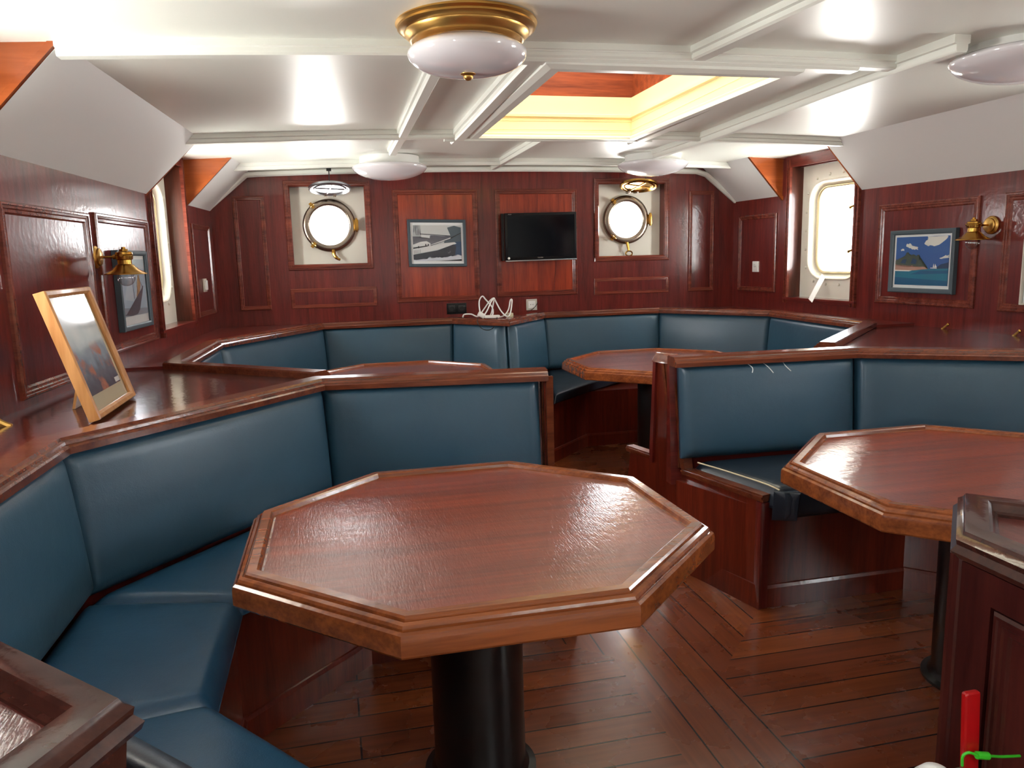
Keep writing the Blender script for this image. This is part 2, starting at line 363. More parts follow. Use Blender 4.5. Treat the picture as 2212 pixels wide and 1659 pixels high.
# ------------------------------------------------------------------ floor
def floor():
    bm = bmesh.new(); uvl = bm.loops.layers.uv.new('UVMap')
    def reg(poly, along, off=0.0):
        f = bm.faces.new([bm.verts.new((p[0], p[1], 0)) for p in poly])
        for l in f.loops:
            x, y = l.vert.co.x, l.vert.co.y
            l[uvl].uv = (y + off, x) if along == 'Y' else (x + off, y)
    xl, xr = 0.945, 1.28
    yl, yr = 2.55, 2.33
    reg([(xl, YB), (xr, YB), (xr, YF), (xl, YF)], 'Y')
    reg([(xr, YB), (4.3, YB), (4.3, yr), (xr, yr)], 'X', 0.4)
    reg([(xr, yr), (4.3, yr), (4.3, 2.78), (1.70, 2.78)], 'X', 0.4)
    reg([(xr, yr), (1.70, 2.78), (1.70, 4.6), (xr, 4.6)], 'Y', 0.3)
    reg([(1.70, 2.78), (4.3, 2.78), (4.3, YF), (1.70, YF)], 'X', 0.7)
    reg([(xr, 4.6), (1.70, 4.6), (1.70, YF), (xr, YF)], 'X', 0.9)
    reg([(-2.0, YB), (xl, YB), (xl, yl), (-2.0, yl)], 'X')
    reg([(-2.0, yl), (xl, yl), (0.55, 2.95), (-2.0, 2.95)], 'X')
    reg([(xl, yl), (xl, 3.6), (0.55, 3.6), (0.55, 2.95)], 'Y', 0.2)
    reg([(-2.0, 2.95), (0.55, 2.95), (0.55, YF), (-2.0, YF)], 'X', 0.5)
    reg([(0.55, 3.6), (xl, 3.6), (xl, YF), (0.55, YF)], 'X', 0.5)
    bmesh.ops.recalc_face_normals(bm, faces=bm.faces)
    for f in bm.faces:
        if f.normal.z < 0: f.normal_flip()
    me = bpy.data.meshes.new('floor'); bm.to_mesh(me); bm.free()
    m, N, L, P = new_mat('teak_planking')
    t = N.new('ShaderNodeTexCoord')
    br = N.new('ShaderNodeTexBrick'); br.offset = 0.37; br.inputs['Scale'].default_value = 1.0
    br.inputs['Brick Width'].default_value = 5.3; br.inputs['Row Height'].default_value = 0.115; br.inputs['Mortar Size'].default_value = 0.0032
    br.inputs['Color1'].default_value = srgb(118, 58, 33); br.inputs['Color2'].default_value = srgb(140, 74, 38); br.inputs['Mortar'].default_value = srgb(30, 14, 10)
    br.inputs['Mortar Smooth'].default_value = 0.2; br.inputs['Bias'].default_value = 0.0
    L.new(t.outputs['UV'], br.inputs['Vector'])
    mp = N.new('ShaderNodeMapping'); mp.inputs['Scale'].default_value = (1.2, 22, 1); L.new(t.outputs['UV'], mp.inputs['Vector'])
    n = N.new('ShaderNodeTexNoise'); n.inputs['Scale'].default_value = 2; n.inputs['Detail'].default_value = 7; L.new(mp.outputs[0], n.inputs['Vector'])
    mx = N.new('ShaderNodeMix'); mx.data_type = 'RGBA'; mx.blend_type = 'MULTIPLY'; mx.inputs[0].default_value = 0.75
    rp = N.new('ShaderNodeValToRGB'); rp.color_ramp.elements[0].position = 0.3; rp.color_ramp.elements[0].color = (0.55, 0.5, 0.48, 1); rp.color_ramp.elements[1].position = 0.7
    L.new(n.outputs['Fac'], rp.inputs[0]); L.new(br.outputs['Color'], mx.inputs[6]); L.new(rp.outputs[0], mx.inputs[7]); L.new(mx.outputs[2], P.inputs['Base Color'])
    w = N.new('ShaderNodeTexNoise'); w.inputs['Scale'].default_value = 4; w.inputs['Detail'].default_value = 6; L.new(t.outputs['Object'], w.inputs['Vector'])
    mr = N.new('ShaderNodeMapRange'); mr.inputs[3].default_value = 0.15; mr.inputs[4].default_value = 0.4; L.new(w.outputs['Fac'], mr.inputs[0]); L.new(mr.outputs[0], P.inputs['Roughness'])
    P.inputs['Coat Weight'].default_value = 0.5; P.inputs['Coat Roughness'].default_value = 0.12
    b = N.new('ShaderNodeBump'); b.inputs['Strength'].default_value = 0.35; b.inputs['Distance'].default_value = 0.004; b.invert = True
    L.new(br.outputs['Fac'], b.inputs['Height']); L.new(b.outputs[0], P.inputs['Normal'])
    b3 = N.new('ShaderNodeBump'); b3.inputs['Strength'].default_value = 0.07; b3.inputs['Distance'].default_value = 0.01; n3 = N.new('ShaderNodeTexNoise'); n3.inputs['Scale'].default_value = 14; n3.inputs['Detail'].default_value = 5
    L.new(t.outputs['Object'], n3.inputs['Vector']); L.new(n3.outputs['Fac'], b3.inputs['Height']); L.new(b.outputs[0], b3.inputs['Normal']); L.new(b3.outputs[0], P.inputs['Coat Normal'])
    me.materials.append(m)
    o = bpy.data.objects.new('floor', me); COL.objects.link(o)
    return struct(o)
floor()

# ------------------------------------------------------------------ ceiling
def ceiling():
    mb = MB(); xs0 = [-2.2 + 0.2 * i for i in range(36)]
    xs = sorted(set([round(x, 3) for x in xs0] + [HX0, HX1, CX0, CX1]))
    ys = sorted(set([YB - 0.1, CY0, CY1, 0.5, 1.5, 2.3, HY0, 3.4, 3.8, 4.2, HY1, 5.2, 5.8, 6.5]))
    vg = {}
    def v(i, j, up):
        k = (i, j, up)
        if k not in vg: vg[k] = mb.bm.verts.new((xs[i], ys[j], zceil(xs[i], ys[j]) + (0.05 if up else 0)))
        return vg[k]
    def solid(i, j):
        xm, ym = (xs[i] + xs[i + 1]) / 2, (ys[j] + ys[j + 1]) / 2
        return not ((HX0 < xm < HX1 and HY0 < ym < HY1) or (CX0 < xm < CX1 and CY0 < ym < CY1))
    for i in range(len(xs) - 1):
        for j in range(len(ys) - 1):
            if not solid(i, j): continue
            for up in (0, 1): mb.bm.faces.new((v(i, j, up), v(i + 1, j, up), v(i + 1, j + 1, up), v(i, j + 1, up)))
    return struct(mb.build('ceiling', 'white'))
ceil = ceiling()
tn = [0]
def trim(mb, mat='white', label=None):
    tn[0] += 1
    return struct(mb.build('trim_%d' % tn[0], mat), label)
BEAMP = [(-0.5, 1.0), (-0.5, 0.45), (-0.36, 0.40), (-0.36, 0.12), (-0.28, 0.0), (0.28, 0.0), (0.36, 0.12), (0.36, 0.40), (0.5, 0.45), (0.5, 1.0)]
def beam_across(x0, x1, y, w, n=24, drop=0.0):
    mb = MB(); rings = []
    for i in range(n + 1):
        x = lerp(x0, x1, i / n); zb = zbeam(x, y) - drop; zt = zceil(x, y) + 0.01
        rings.append([(x, y + u * w, lerp(zb, zt, q)) for (u, q) in BEAMP])
    mb.loops(rings); return mb
def beam_along(x0, x1, y0, y1, w, n=10, drop=0.0):
    mb = MB(); rings = []
    for i in range(n + 1):
        y = lerp(y0, y1, i / n); x = lerp(x0, x1, i / n); zb = zbeam(x, y) - drop; zt = zceil(x, y) + 0.01
        rings.append([(x + u * w, y, lerp(zb, zt, q)) for (u, q) in BEAMP])
    mb.loops(rings); return mb
trim(beam_across(-0.83, 2.385, 2.93, 0.085), label='white moulded deck beam nearest the brass lamp')
trim(beam_across(0.70, 2.16, 2.945, 0.10, drop=0.012))
trim(beam_across(-0.74, 3.46, 4.70, 0.07))
trim(beam_across(-0.66, 3.30, 6.02, 0.06))
trim(beam_along(0.452, 0.452, 2.95, 5.45, 0.07, drop=-0.005))
trim(beam_along(0.80, 0.79, 2.95, 4.86, 0.09, drop=0.008))
trim(beam_along(1.955, 1.945, 2.95, 4.86, 0.09, drop=0.008))
trim(beam_along(2.35, 2.37, 2.58, 5.45, 0.07, drop=0.014))
trim(beam_along(1.53, 1.44, 2.0, 2.90, 0.09))
trim(beam_along(1.335, 1.335, 4.72, 6.34, 0.05))
trim(beam_across(0.70, 2.02, 4.72, 0.05, drop=0.01))
# crown along the far wall and down the knuckles
crown = MB(); rings = []
path = [(-0.90, 1.885), (-0.585, 2.150)] + [(lerp(-0.5, 3.14, i / 14), zbeam(lerp(-0.5, 3.14, i / 14), 6.36) - 0.012) for i in range(15)] + [(3.225, 2.150), (3.54, 1.905)]
for i, (x, z) in enumerate(path):
    a = path[max(i - 1, 0)]; c = path[min(i + 1, len(path) - 1)]; t = V((c[0] - a[0], 0, c[1] - a[1])).normalized(); nn = V((-t.z, 0, t.x))
    p = V((x, 0, z))
    rings.append([p + nn * u + V((0, YF - w, 0)) for (u, w) in ((0, 0), (0, 0.022), (0.012, 0.035), (0.035, 0.035), (0.05, 0.0))])
crown.loops(rings)
trim(crown, label='white moulding where the ceiling meets the far panelled wall')

# skylight coaming: cream boards with moulded edges, then varnished wood up to the glass
sky = MB()
def ring_rect(x0, x1, y0, y1, z, g=0.0): return [(x0 - g, y0 - g, z), (x1 + g, y0 - g, z), (x1 + g, y1 + g, z), (x0 - g, y1 + g, z)]
sky.loops([ring_rect(HX0, HX1, HY0, HY1, z, g) for (z, g) in ((2.222, 0.03), (2.222, -0.004), (2.232, -0.006), (2.238, 0.002), (2.325, 0.004), (2.330, -0.012), (2.345, -0.012), (2.350, 0.004), (2.452, 0.004), (2.456, 0.05))], True, False)
coam = struct(sky.build('trim_%d' % (tn[0] + 1), 'cream', sharp=0.4), 'cream painted coaming around the skylight opening'); tn[0] += 1
lipm = MB(); lipm.loops([ring_rect(HX0, HX1, HY0, HY1, z, g) for (z, g) in ((2.23, 0.06), (2.212, 0.055), (2.200, 0.03), (2.200, -0.010), (2.214, -0.014), (2.222, -0.004), (2.23, 0.06))], True, False)
struct(lipm.build('trim_%d' % (tn[0] + 1), 'white', sharp=0.4), 'white moulded lip under the skylight coaming'); tn[0] += 1
up = MB(); up.loops([ring_rect(HX0, HX1, HY0, HY1, z, g) for (z, g) in ((2.45, 0.10), (2.45, 0.02), (2.84, 0.02), (2.84, 0.10))], True, False)
struct(up.build('trim_%d' % (tn[0] + 1), 'skywood', sharp=0.4), 'varnished wooden skylight walls above the cream coaming'); tn[0] += 1
w5 = MB(); w5.box(((HX0 + HX1) / 2, (HY0 + HY1) / 2, 2.83), (HX1 - HX0 + 0.04, HY1 - HY0 + 0.04, 0.006))
skyl = struct(w5.build('window_9', 'skyglass'), 'skylight pane over the ceiling opening')
for i in range(1, 4):
    b_ = MB(); b_.box(((HX0 + HX1) / 2, lerp(HY0, HY1, i / 4), 2.81), (HX1 - HX0 + 0.03, 0.035, 0.05)); b_.build('glazing_bar', 'skywood', skyl)
cw = MB(); cw.loops([ring_rect(CX0, CX1, CY0, CY1, z, 0.0) for z in (2.2, 2.55)], True, False)
struct(cw.build('trim_%d' % (tn[0] + 1), 'white'), 'white coaming of the unseen hatch added behind the camera for daylight'); tn[0] += 1

# ------------------------------------------------------------------ far wall
def PF(u, v, w): return V((u, YF - w, v))                          # w towards the room
def wall_pieces(mb, P, u0, u1, v0, v1, holes, w0, w1):
    us = sorted(set([u0, u1] + [h[0] for h in holes] + [h[1] for h in holes])); 
    for i in range(len(us) - 1):
        a, b = us[i], us[i + 1]; hs = sorted([h for h in holes if h[0] <= a + 1e-6 and h[1] >= b - 1e-6], key=lambda h: h[2]); z = v0
        for h in hs:
            if h[2] > z: mb.panel(P, a, b, z, h[2], w0, w1)
            z = h[3]
        if z < v1: mb.panel(P, a, b, z, v1, w0, w1)
PORT = [(0.005, 1.786, (-0.285, 0.290, 1.480, 2.085)), (2.528, 1.797, (2.247, 2.850, 1.486, 2.096))]
mb = MB(); wall_pieces(mb, PF, -1.3, 3.95, 0, 2.35, [(p[2][0] - 0.012, p[2][1] + 0.012, p[2][2] - 0.012, p[2][3] + 0.012) for p in PORT], -0.03, 0.0)
wall_far = struct(mb.build('wall_far', 'mah_z', smooth=False), 'dark red mahogany panelled wall at the far end')
MOULD = [(0.0, 0.0), (0.0, 0.010), (0.006, 0.016), (0.012, 0.016), (0.014, 0.012), (0.022, 0.013), (0.026, 0.009), (0.036, 0.010), (0.042, 0.004), (0.046, 0.0)]
def moulding(P, parent, u0, u1, v0, v1, s=1.0, mat='mould', panel=None, pin=0.040):
    m = MB(); m.frame(P, u0, u1, v0, v1, [(a * s, w * s) for a, w in MOULD]); m.build('panel_moulding', mat, parent, sharp=0.5)
    if panel:
        q = MB(); q.panel(P, u0 + pin * s, u1 - pin * s, v0 + pin * s, v1 - pin * s, -0.002, 0.004); q.build('panel', panel, parent, smooth=False)
for (u0, u1, v0, v1, pm, s) in ((-0.71, -0.476, 1.138, 2.013, 'veneer_dark', 0.8), (-0.325, 0.346, 1.137, 1.294, 'veneer_dark', 0.7), (0.507, 1.197, 1.155, 2.055, 'veneer', 1.0),
                               (1.345, 2.050, 1.172, 2.055, 'veneer', 1.0), (2.201, 2.895, 1.160, 1.301, 'veneer_dark', 0.7), (3.080, 3.321, 1.161, 2.031, 'veneer_dark', 0.8)):
    moulding(PF, wall_far, u0, u1, v0, v1, s, 'mould', pm)
for (c_, z_, (u0, u1, v0, v1)) in PORT:
    g = 0.043
    m = MB(); m.frame(PF, u0 - g, u1 + g, v0 - g, v1 + g, [(a, w) for a, w in MOULD]); m.build('panel_moulding', 'mould', wall_far, sharp=0.5)
    j = MB()
    for (a0, a1, b0, b1) in ((u0 - 0.02, u0, v0, v1), (u1, u1 + 0.02, v0, v1), (u0 - 0.02, u1 + 0.02, v0 - 0.02, v0), (u0 - 0.02, u1 + 0.02, v1, v1 + 0.02)): j.panel(PF, a0, a1, b0, b1, -0.115, 0.0)
    j.build('jamb', 'mah_z', wall_far, smooth=False)

# ------------------------------------------------------------------ round portholes
def plate_with_hole(mb, P, u0, u1, v0, v1, inner, w, thick):
    cu = sum(p[0] for p in inner) / len(inner); cv = sum(p[1] for p in inner) / len(inner)
    def ray_rect(a):
        dx, dy = math.cos(a), math.sin(a); t = 1e9
        if dx > 1e-9: t = min(t, (u1 - cu) / dx)
        if dx < -1e-9: t = min(t, (u0 - cu) / dx)
        if dy > 1e-9: t = min(t, (v1 - cv) / dy)
        if dy < -1e-9: t = min(t, (v0 - cv) / dy)
        return (cu + dx * t, cv + dy * t)
    def ray_in(a):
        d = V((math.cos(a), math.sin(a))); best = None
        for i in range(len(inner)):
            p, q = V(inner[i]) - V((cu, cv)), V(inner[(i + 1) % len(inner)]) - V((cu, cv)); e = q - p
            den = d.x * e.y - d.y * e.x
            if abs(den) < 1e-12: continue
            t = (p.x * e.y - p.y * e.x) / den; s_ = (p.x * d.y - p.y * d.x) / den
            if t > 0 and -1e-6 <= s_ <= 1 + 1e-6: best = t if best is None else min(best, t)
        return (cu + d.x * best, cv + d.y * best)
    angs = sorted([math.atan2(p[1] - cv, p[0] - cu) for p in inner] + [math.atan2(y - cv, x - cu) for x in (u0, u1) for y in (v0, v1)])
    ang2 = []
    for a in angs:
        if not ang2 or a - ang2[-1] > 1e-4: ang2.append(a)
    O = [ray_rect(a) for a in ang2]; I = [ray_in(a) for a in ang2]
    mb.loops([[P(p[0], p[1], w - thick) for p in I], [P(p[0], p[1], w) for p in I], [P(p[0], p[1], w) for p in O], [P(p[0], p[1], w - thick) for p in O]], True, False, wrap=True)
def rrect(u0, u1, v0, v1, r, n=8):
    pts = []
    for (cx, cy, a0) in ((u1 - r, v1 - r, 0), (u0 + r, v1 - r, PI / 2), (u0 + r, v0 + r, PI), (u1 - r, v0 + r, 1.5 * PI)):
        for k in range(n + 1):
            a = a0 + PI / 2 * k / n; pts.append((cx + r * math.cos(a), cy + r * math.sin(a)))
    return pts
def porthole(i, cx, cz, rect, ringmat, covermat, tilt, hook):
    u0, u1, v0, v1 = rect
    circ = [(cx + 0.163 * math.cos(2 * PI * k / 48), cz + 0.163 * math.sin(2 * PI * k / 48)) for k in range(48)]
    p = MB(); plate_with_hole(p, PF, u0 - 0.02, u1 + 0.02, v0 - 0.02, v1 + 0.02, circ, -0.10, 0.05)
    root = struct(p.build('window_%d' % i, 'plate', smooth=False), 'round porthole %s the television in the far wall' % ('left of' if i == 1 else 'right of'))
    r = MB(); r.lathe([(0.150, -0.03), (0.150, 0.012), (0.158, 0.030), (0.168, 0.034), (0.196, 0.032), (0.207, 0.024), (0.209, 0.0)], (cx, YF + 0.098, cz), (0, -1, 0), 56)
    ring = MB(); prof = [(0.150, -0.03), (0.150, 0.012), (0.158, 0.030), (0.168, 0.034), (0.196, 0.032), (0.207, 0.024), (0.209, 0.0), (0.17, -0.01)]
    ring.loops([[V((cx + a * math.cos(2 * PI * k / 56), YF + 0.098 - h, cz + a * math.sin(2 * PI * k / 56))) for k in range(56)] for a, h in prof], True, False, wrap=True)
    r.bm.free(); rg = ring.build('ring', ringmat, root, sharp=0.9)
    g = MB(); g.lathe([(0.158, -0.004), (0.158, 0.004)], (cx, YF + 0.115, cz), (0, -1, 0), 48); g.build('glass', 'glass', root, smooth=False)
    for a in (0.0, 2.25, 4.0):                                     # hinge and two dogs
        ux, uz = math.cos(a), math.sin(a); d = MB()
        c = V((cx + 0.200 * ux, YF + 0.06, cz + 0.200 * uz)); rot = Matrix.Rotation(-a, 3, 'Y')
        if a == 0.0:
            d.box(c + V((0.012, 0, 0)), (0.03, 0.03, 0.085), rot); d.box(c + V((0.012, -0.012, 0)), (0.014, 0.02, 0.11), rot); d.bevel(0.003); d.build('hinge', 'brass_dull', root)
        else:
            d.box(c, (0.05, 0.03, 0.024), rot); d.tube([c + V((0, 0.01, 0)), c + V((0, -0.045, 0))], 0.009, 10); d.tube([c + V((-0.02 * uz, -0.04, 0.02 * ux)), c + V((0.02 * uz, -0.04, -0.02 * ux))], 0.006, 8); d.build('dog_bolt', 'brass_dull', root)
    # storm cover swung up on its hinge
    R_ = Matrix.Rotation(tilt, 3, 'X') @ Matrix.Rotation(0.10 if i == 2 else 0.0, 3, 'Y')
    hc = V((cx + (0.02 if i == 1 else 0.03), YF + 0.03, cz + 0.235)); cc = hc + R_ @ V((0, -0.165, 0))
    ax = R_ @ V((0, 0, -1)); c = MB()
    c.lathe([(0.0, -0.012), (0.150, -0.012), (0.160, -0.006), (0.160, 0.008), (0.148, 0.014), (0.138, 0.006), (0.128, 0.006), (0.120, 0.014), (0.112, 0.004), (0.0, 0.004)], cc, ax, 48)
    cv = c.build('storm_cover', covermat, root, sharp=0.5)
    rb = MB()
    for a in (0.15, PI / 2 + 0.2):
        dv = R_ @ V((math.cos(a), math.sin(a), 0)); rb.tube([cc + ax * 0.006 - dv * 0.11, cc + ax * 0.006 + dv * 0.11], 0.006, 6)
    rb.build('cover_rib', covermat, cv)
    lug = MB()
    for sx in (-0.035, 0.035): lug.box(hc + V((sx, -0.01, 0.008)), (0.022, 0.07, 0.05)); 
    lug.bevel(0.006); lug.build('cover_hinge', 'pewter', root)
    st = MB(); tip = cc + R_ @ V((0, -0.155, 0.0)); st.tube([tip, V((tip.x, tip.y, zbeam(tip.x, tip.y) + 0.02))], 0.004, 6); st.box((tip.x, tip.y, zbeam(tip.x, tip.y)), (0.035, 0.03, 0.03)); st.build('cover_hook', 'black_metal', root)
    lt = MB(); b0 = V((cx + (0.02 if i == 1 else 0.0), YF + 0.055, cz - 0.205))
    if i == 1:
        lt.tube([b0 + V((0, 0, 0.01)), b0 + V((0.005, -0.01, -0.03)), b0 + V((0.03, -0.015, -0.06)), b0 + V((0.05, -0.01, -0.065))], [0.016, 0.014, 0.010, 0.006], 10, smooth_n=4)
    else:
        lt.tube([b0 + V((0, 0, 0.01)), b0 + V((0.01, -0.01, -0.06))], [0.014, 0.010], 10)
        lt.tube([b0 + V((0.012 + 0.030 * math.cos(2 * PI * k / 16), -0.012, -0.085 + 0.022 * math.sin(2 * PI * k / 16))) for k in range(16)], 0.006, 8, closed=True)
    lt.build('ring_bolt', 'brass_dull', root)
porthole(1, PORT[0][0], PORT[0][1], PORT[0][2], 'pewter', 'steel', -0.22, True)
porthole(2, PORT[1][0], PORT[1][1], PORT[1][2], 'pewter', 'brass_dull', -0.22, True)

# ------------------------------------------------------------------ side walls, slopes, recesses, hull windows
SLOPES = [(5.70, 6.40), (2.94, 4.81), (0.10, 1.98), (-1.8, -0.85)]
RECESS = [(4.81, 5.70), (1.98, 2.94), (-0.85, 0.10)]
wn = 2
for side in (-1, 1):
    nm = 'left' if side < 0 else 'right'
    def P(u, v, w, side=side): return V((wx(side, u, -w), u, v))
    mb = MB()
    wins = [(a - 0.014, b + 0.014, 1.112, 2.30) for (a, b) in WIN_Y]
    wall_pieces(mb, P, YB, YF + 0.03, 0, 2.30, wins, -0.03, 0.0)
    wall = struct(mb.build('wall_' + nm, 'mah_z', smooth=False), 'dark red mahogany panelled %s side wall' % nm)
    pans = [(3.07, 3.88, 1.030, 1.742, 1.1), (3.955, 4.735, 1.085, 1.752, 1.1), (5.727, 6.245, 1.135, 1.785, 0.9)] if side < 0 else [(2.75, 3.685, 1.125, 1.788, 1.1), (3.845, 4.627, 1.130, 1.785, 1.1), (5.738, 6.270, 1.160, 1.803, 0.9)]
    for (a, b, c, d, s) in pans: moulding(P, wall, a, b, c, d, s, 'mould', 'veneer_dark')
    # sloping white panels and their triangular wooden cheeks
    for k, (y0, y1) in enumerate(SLOPES):
        m = MB(); n = 6; rings = []
        for q in range(n + 1):
            y = lerp(y0, y1, q / n); z0 = 1.903 + (0.03 if side > 0 and y > 5.2 else 0.0)
            a = V((wx(side, y, 0.0), y, z0)); t_ = V((wx(side, y, -0.318), y, zceil(wx(side, y, -0.318), y) + 0.004)); nn = V((-side * -1 * 0.0, 0, 0))
            dv = (t_ - a).normalized(); out = V((side * abs(dv.z), 0, abs(dv.x)))
            rings.append([a, t_, t_ + out * 0.025, a + out * 0.025])
        m.loops(rings)
        tn[0] += 1; struct(m.build('trim_%d' % tn[0], 'slope'), 'white sloping panel between the %s wall and the ceiling' % nm)
        for (yc, sg) in ((y0, -1), (y1, 1)):
            if yc > 6.3 or yc < -1.7: continue
            ya = yc + sg * 0.012
            tri = [V((wx(side, yc, 0.0), yc, 1.897)), V((wx(side, yc, -0.318), yc, zceil(wx(side, yc, -0.318), yc) + 0.008)), V((wx(side, yc, 0.02), yc, 2.30))]
            c = MB(); c.extrude(tri, (0, sg * 0.014, 0)); tn[0] += 1
            ck = struct(c.build('trim_%d' % tn[0], 'cheek', smooth=False), 'triangular varnished wood cheek closing the window recess, %s side' % nm)
            if sg > 0: continue
            e0, e1 = tri[0], tri[1]; dv = (e1 - e0).normalized(); inn = V((side * abs(dv.z), 0, abs(dv.x)))
            ed = MB(); ed.hexa([e0, e1, e1 + inn * 0.022, e0 + inn * 0.022, e0 + V((0, sg * 0.024, 0)), e1 + V((0, sg * 0.024, 0)), e1 + inn * 0.022 + V((0, sg * 0.024, 0)), e0 + inn * 0.022 + V((0, sg * 0.024, 0))])
            ed.build('edge_strip', 'cheek', ck, smooth=False)
    # hull windows
    for k, (a, b) in enumerate(WIN_Y):
        wn += 1
        HO = 0.10
        hy0, hy1, hz0, hz1 = a + 0.055, b - 0.10, 1.28, 2.015
        inner = rrect(hy0, hy1, hz0, hz1, 0.15)
        p = MB(); plate_with_hole(p, P, a - 0.05, b + 0.06, 1.00, 2.36, inner, -HO, 0.03)
        lb = ('rounded hull window in the %s wall' % nm) + (' nearest the far wall' if k == 0 else ' beside the camera' if k == 1 else ' behind the camera')
        root = struct(p.build('window_%d' % wn, 'plate', smooth=False), lb)
        cy_, cz_ = (hy0 + hy1) / 2, (hz0 + hz1) / 2
        def scl(pts, d): 
            o_ = []
            for i, q in enumerate(pts):
                A, C_ = V(pts[i - 1]), V(pts[(i + 1) % len(pts)]); t_ = (C_ - A).normalized(); o_.append((q[0] + t_.y * d, q[1] - t_.x * d))
            return o_
        fr = MB(); fr.loops([[P(q[0], q[1], w) for q in scl(inner, d)] for d, w in ((-0.034, -HO - 0.05), (-0.032, -HO - 0.028), (-0.008, -HO - 0.004), (-0.004, -HO + 0.010), (0.004, -HO + 0.014), (0.010, -HO + 0.008), (0.010, -HO - 0.0))], True, False)
        fr.build('white_lip', 'plate', root, sharp=0.8)
        fr = MB(); fr.loops([[P(q[0], q[1], w) for q in scl(inner, d)] for d, w in ((-0.056, -HO - 0.06), (-0.054, -HO - 0.030), (-0.048, -HO - 0.024), (-0.038, -HO - 0.024), (-0.030, -HO - 0.034))], True, False)
        fr.build('brass_frame', 'pale_brass', root, sharp=0.8)
        g = MB(); g.extrude([P(q[0], q[1], -HO - 0.046) for q in scl(inner, -0.045)], (side * 0.004, 0, 0)); g.build('glass', 'glass', root, smooth=False)
        nb = 18; peri = scl(inner, 0.045); tot = [0]
        for i in range(len(peri)): tot.append(tot[-1] + (V(peri[(i + 1) % len(peri)]) - V(peri[i])).length)
        for q in range(nb):
            s_ = tot[-1] * (q + 0.5) / nb; i = max(j for j in range(len(peri)) if tot[j] <= s_)
            pt = V(peri[i]).lerp(V(peri[(i + 1) % len(peri)]), (s_ - tot[i]) / (tot[i + 1] - tot[i])); bo = MB()
            bo.lathe([(0.011, 0), (0.011, 0.006), (0.007, 0.011), (0.0, 0.012)], P(pt.x, pt.y, -HO), (-side, 0, 0), 10); bo.build('bolt', 'plate', root)
        if k == 0:
            for zz in (hz0 + 0.20, hz1 - 0.22):
                d = MB(); yy = hy0 - 0.005
                d.tube([P(yy - 0.02, zz, -HO + 0.01), P(yy + 0.04, zz + 0.01, -HO + 0.03), P(yy + 0.09, zz, -HO + 0.03)], [0.013, 0.010, 0.013], 8, smooth_n=3); d.build('dog_bolt', 'brass_dull', root)
        # wooden lining of the opening, sill and architrave
        jb = MB()
        jb.panel(P, a - 0.025, a, 1.10, 2.32, -HO, 0.0); jb.panel(P, b, b + 0.025, 1.10, 2.32, -HO, 0.0); jb.panel(P, a - 0.025, b + 0.025, 1.10, 1.125, -HO, 0.0)
        jb.build('jamb', 'jamb', wall, smooth=False)
        ar = MB()
        for (q0, q1) in ((a, a - 0.045), (b, b + 0.045)):
            sgn = 1 if q1 > q0 else -1
            for (d0, d1, h0) in ((0, 0.016, 0.020), (0.016, 0.034, 0.013), (0.034, 0.045, 0.019)): ar.panel(P, q0 + sgn * d0, q0 + sgn * d1, 1.085, 2.20, 0.0, h0)
        ar.build('architrave', 'mould', wall, smooth=False)
        sl = MB(); sl.panel(P, a - 0.05, b + 0.05, 1.112, 1.128, -HO, 0.022); sl.panel(P, a - 0.04, b + 0.04, 1.085, 1.112, 0.0, 0.014); sl.build('sill', 'mah_y', wall, smooth=False)
        tp = MB(); tp.panel(P, a - 0.05, b + 0.05, 2.14, 2.30, 0.0, 0.016); tp.panel(P, a - 0.05, b + 0.05, 2.14, 2.30, -HO - 0.02, -HO + 0.04); tp.build('head_moulding', 'mah_y', wall, smooth=False)
        if side > 0 and k == 0:
            st = MB(); p0 = P(5.26, 1.30, -HO + 0.025); p1 = P(5.22, 1.115, 0.06)
            d = (p1 - p0); wv = V((0, 0.022, 0.012)); th = V((-0.006, 0, 0.002))
            st.hexa([p0 - wv, p0 + wv, p0 + wv + th, p0 - wv + th, p1 - wv, p1 + wv, p1 + wv + th, p1 - wv + th]); st.bevel(0.002)
            tag(st.build('window_strap', 'strap'), 'white strap hanging out over the sill of the right hand window', 'strap')
# back wall behind the camera
mb = MB(); mb.box((1.3, YB - 0.03, 1.2), (6.6, 0.05, 2.6)); struct(mb.build('wall_back', 'slope', smooth=False))

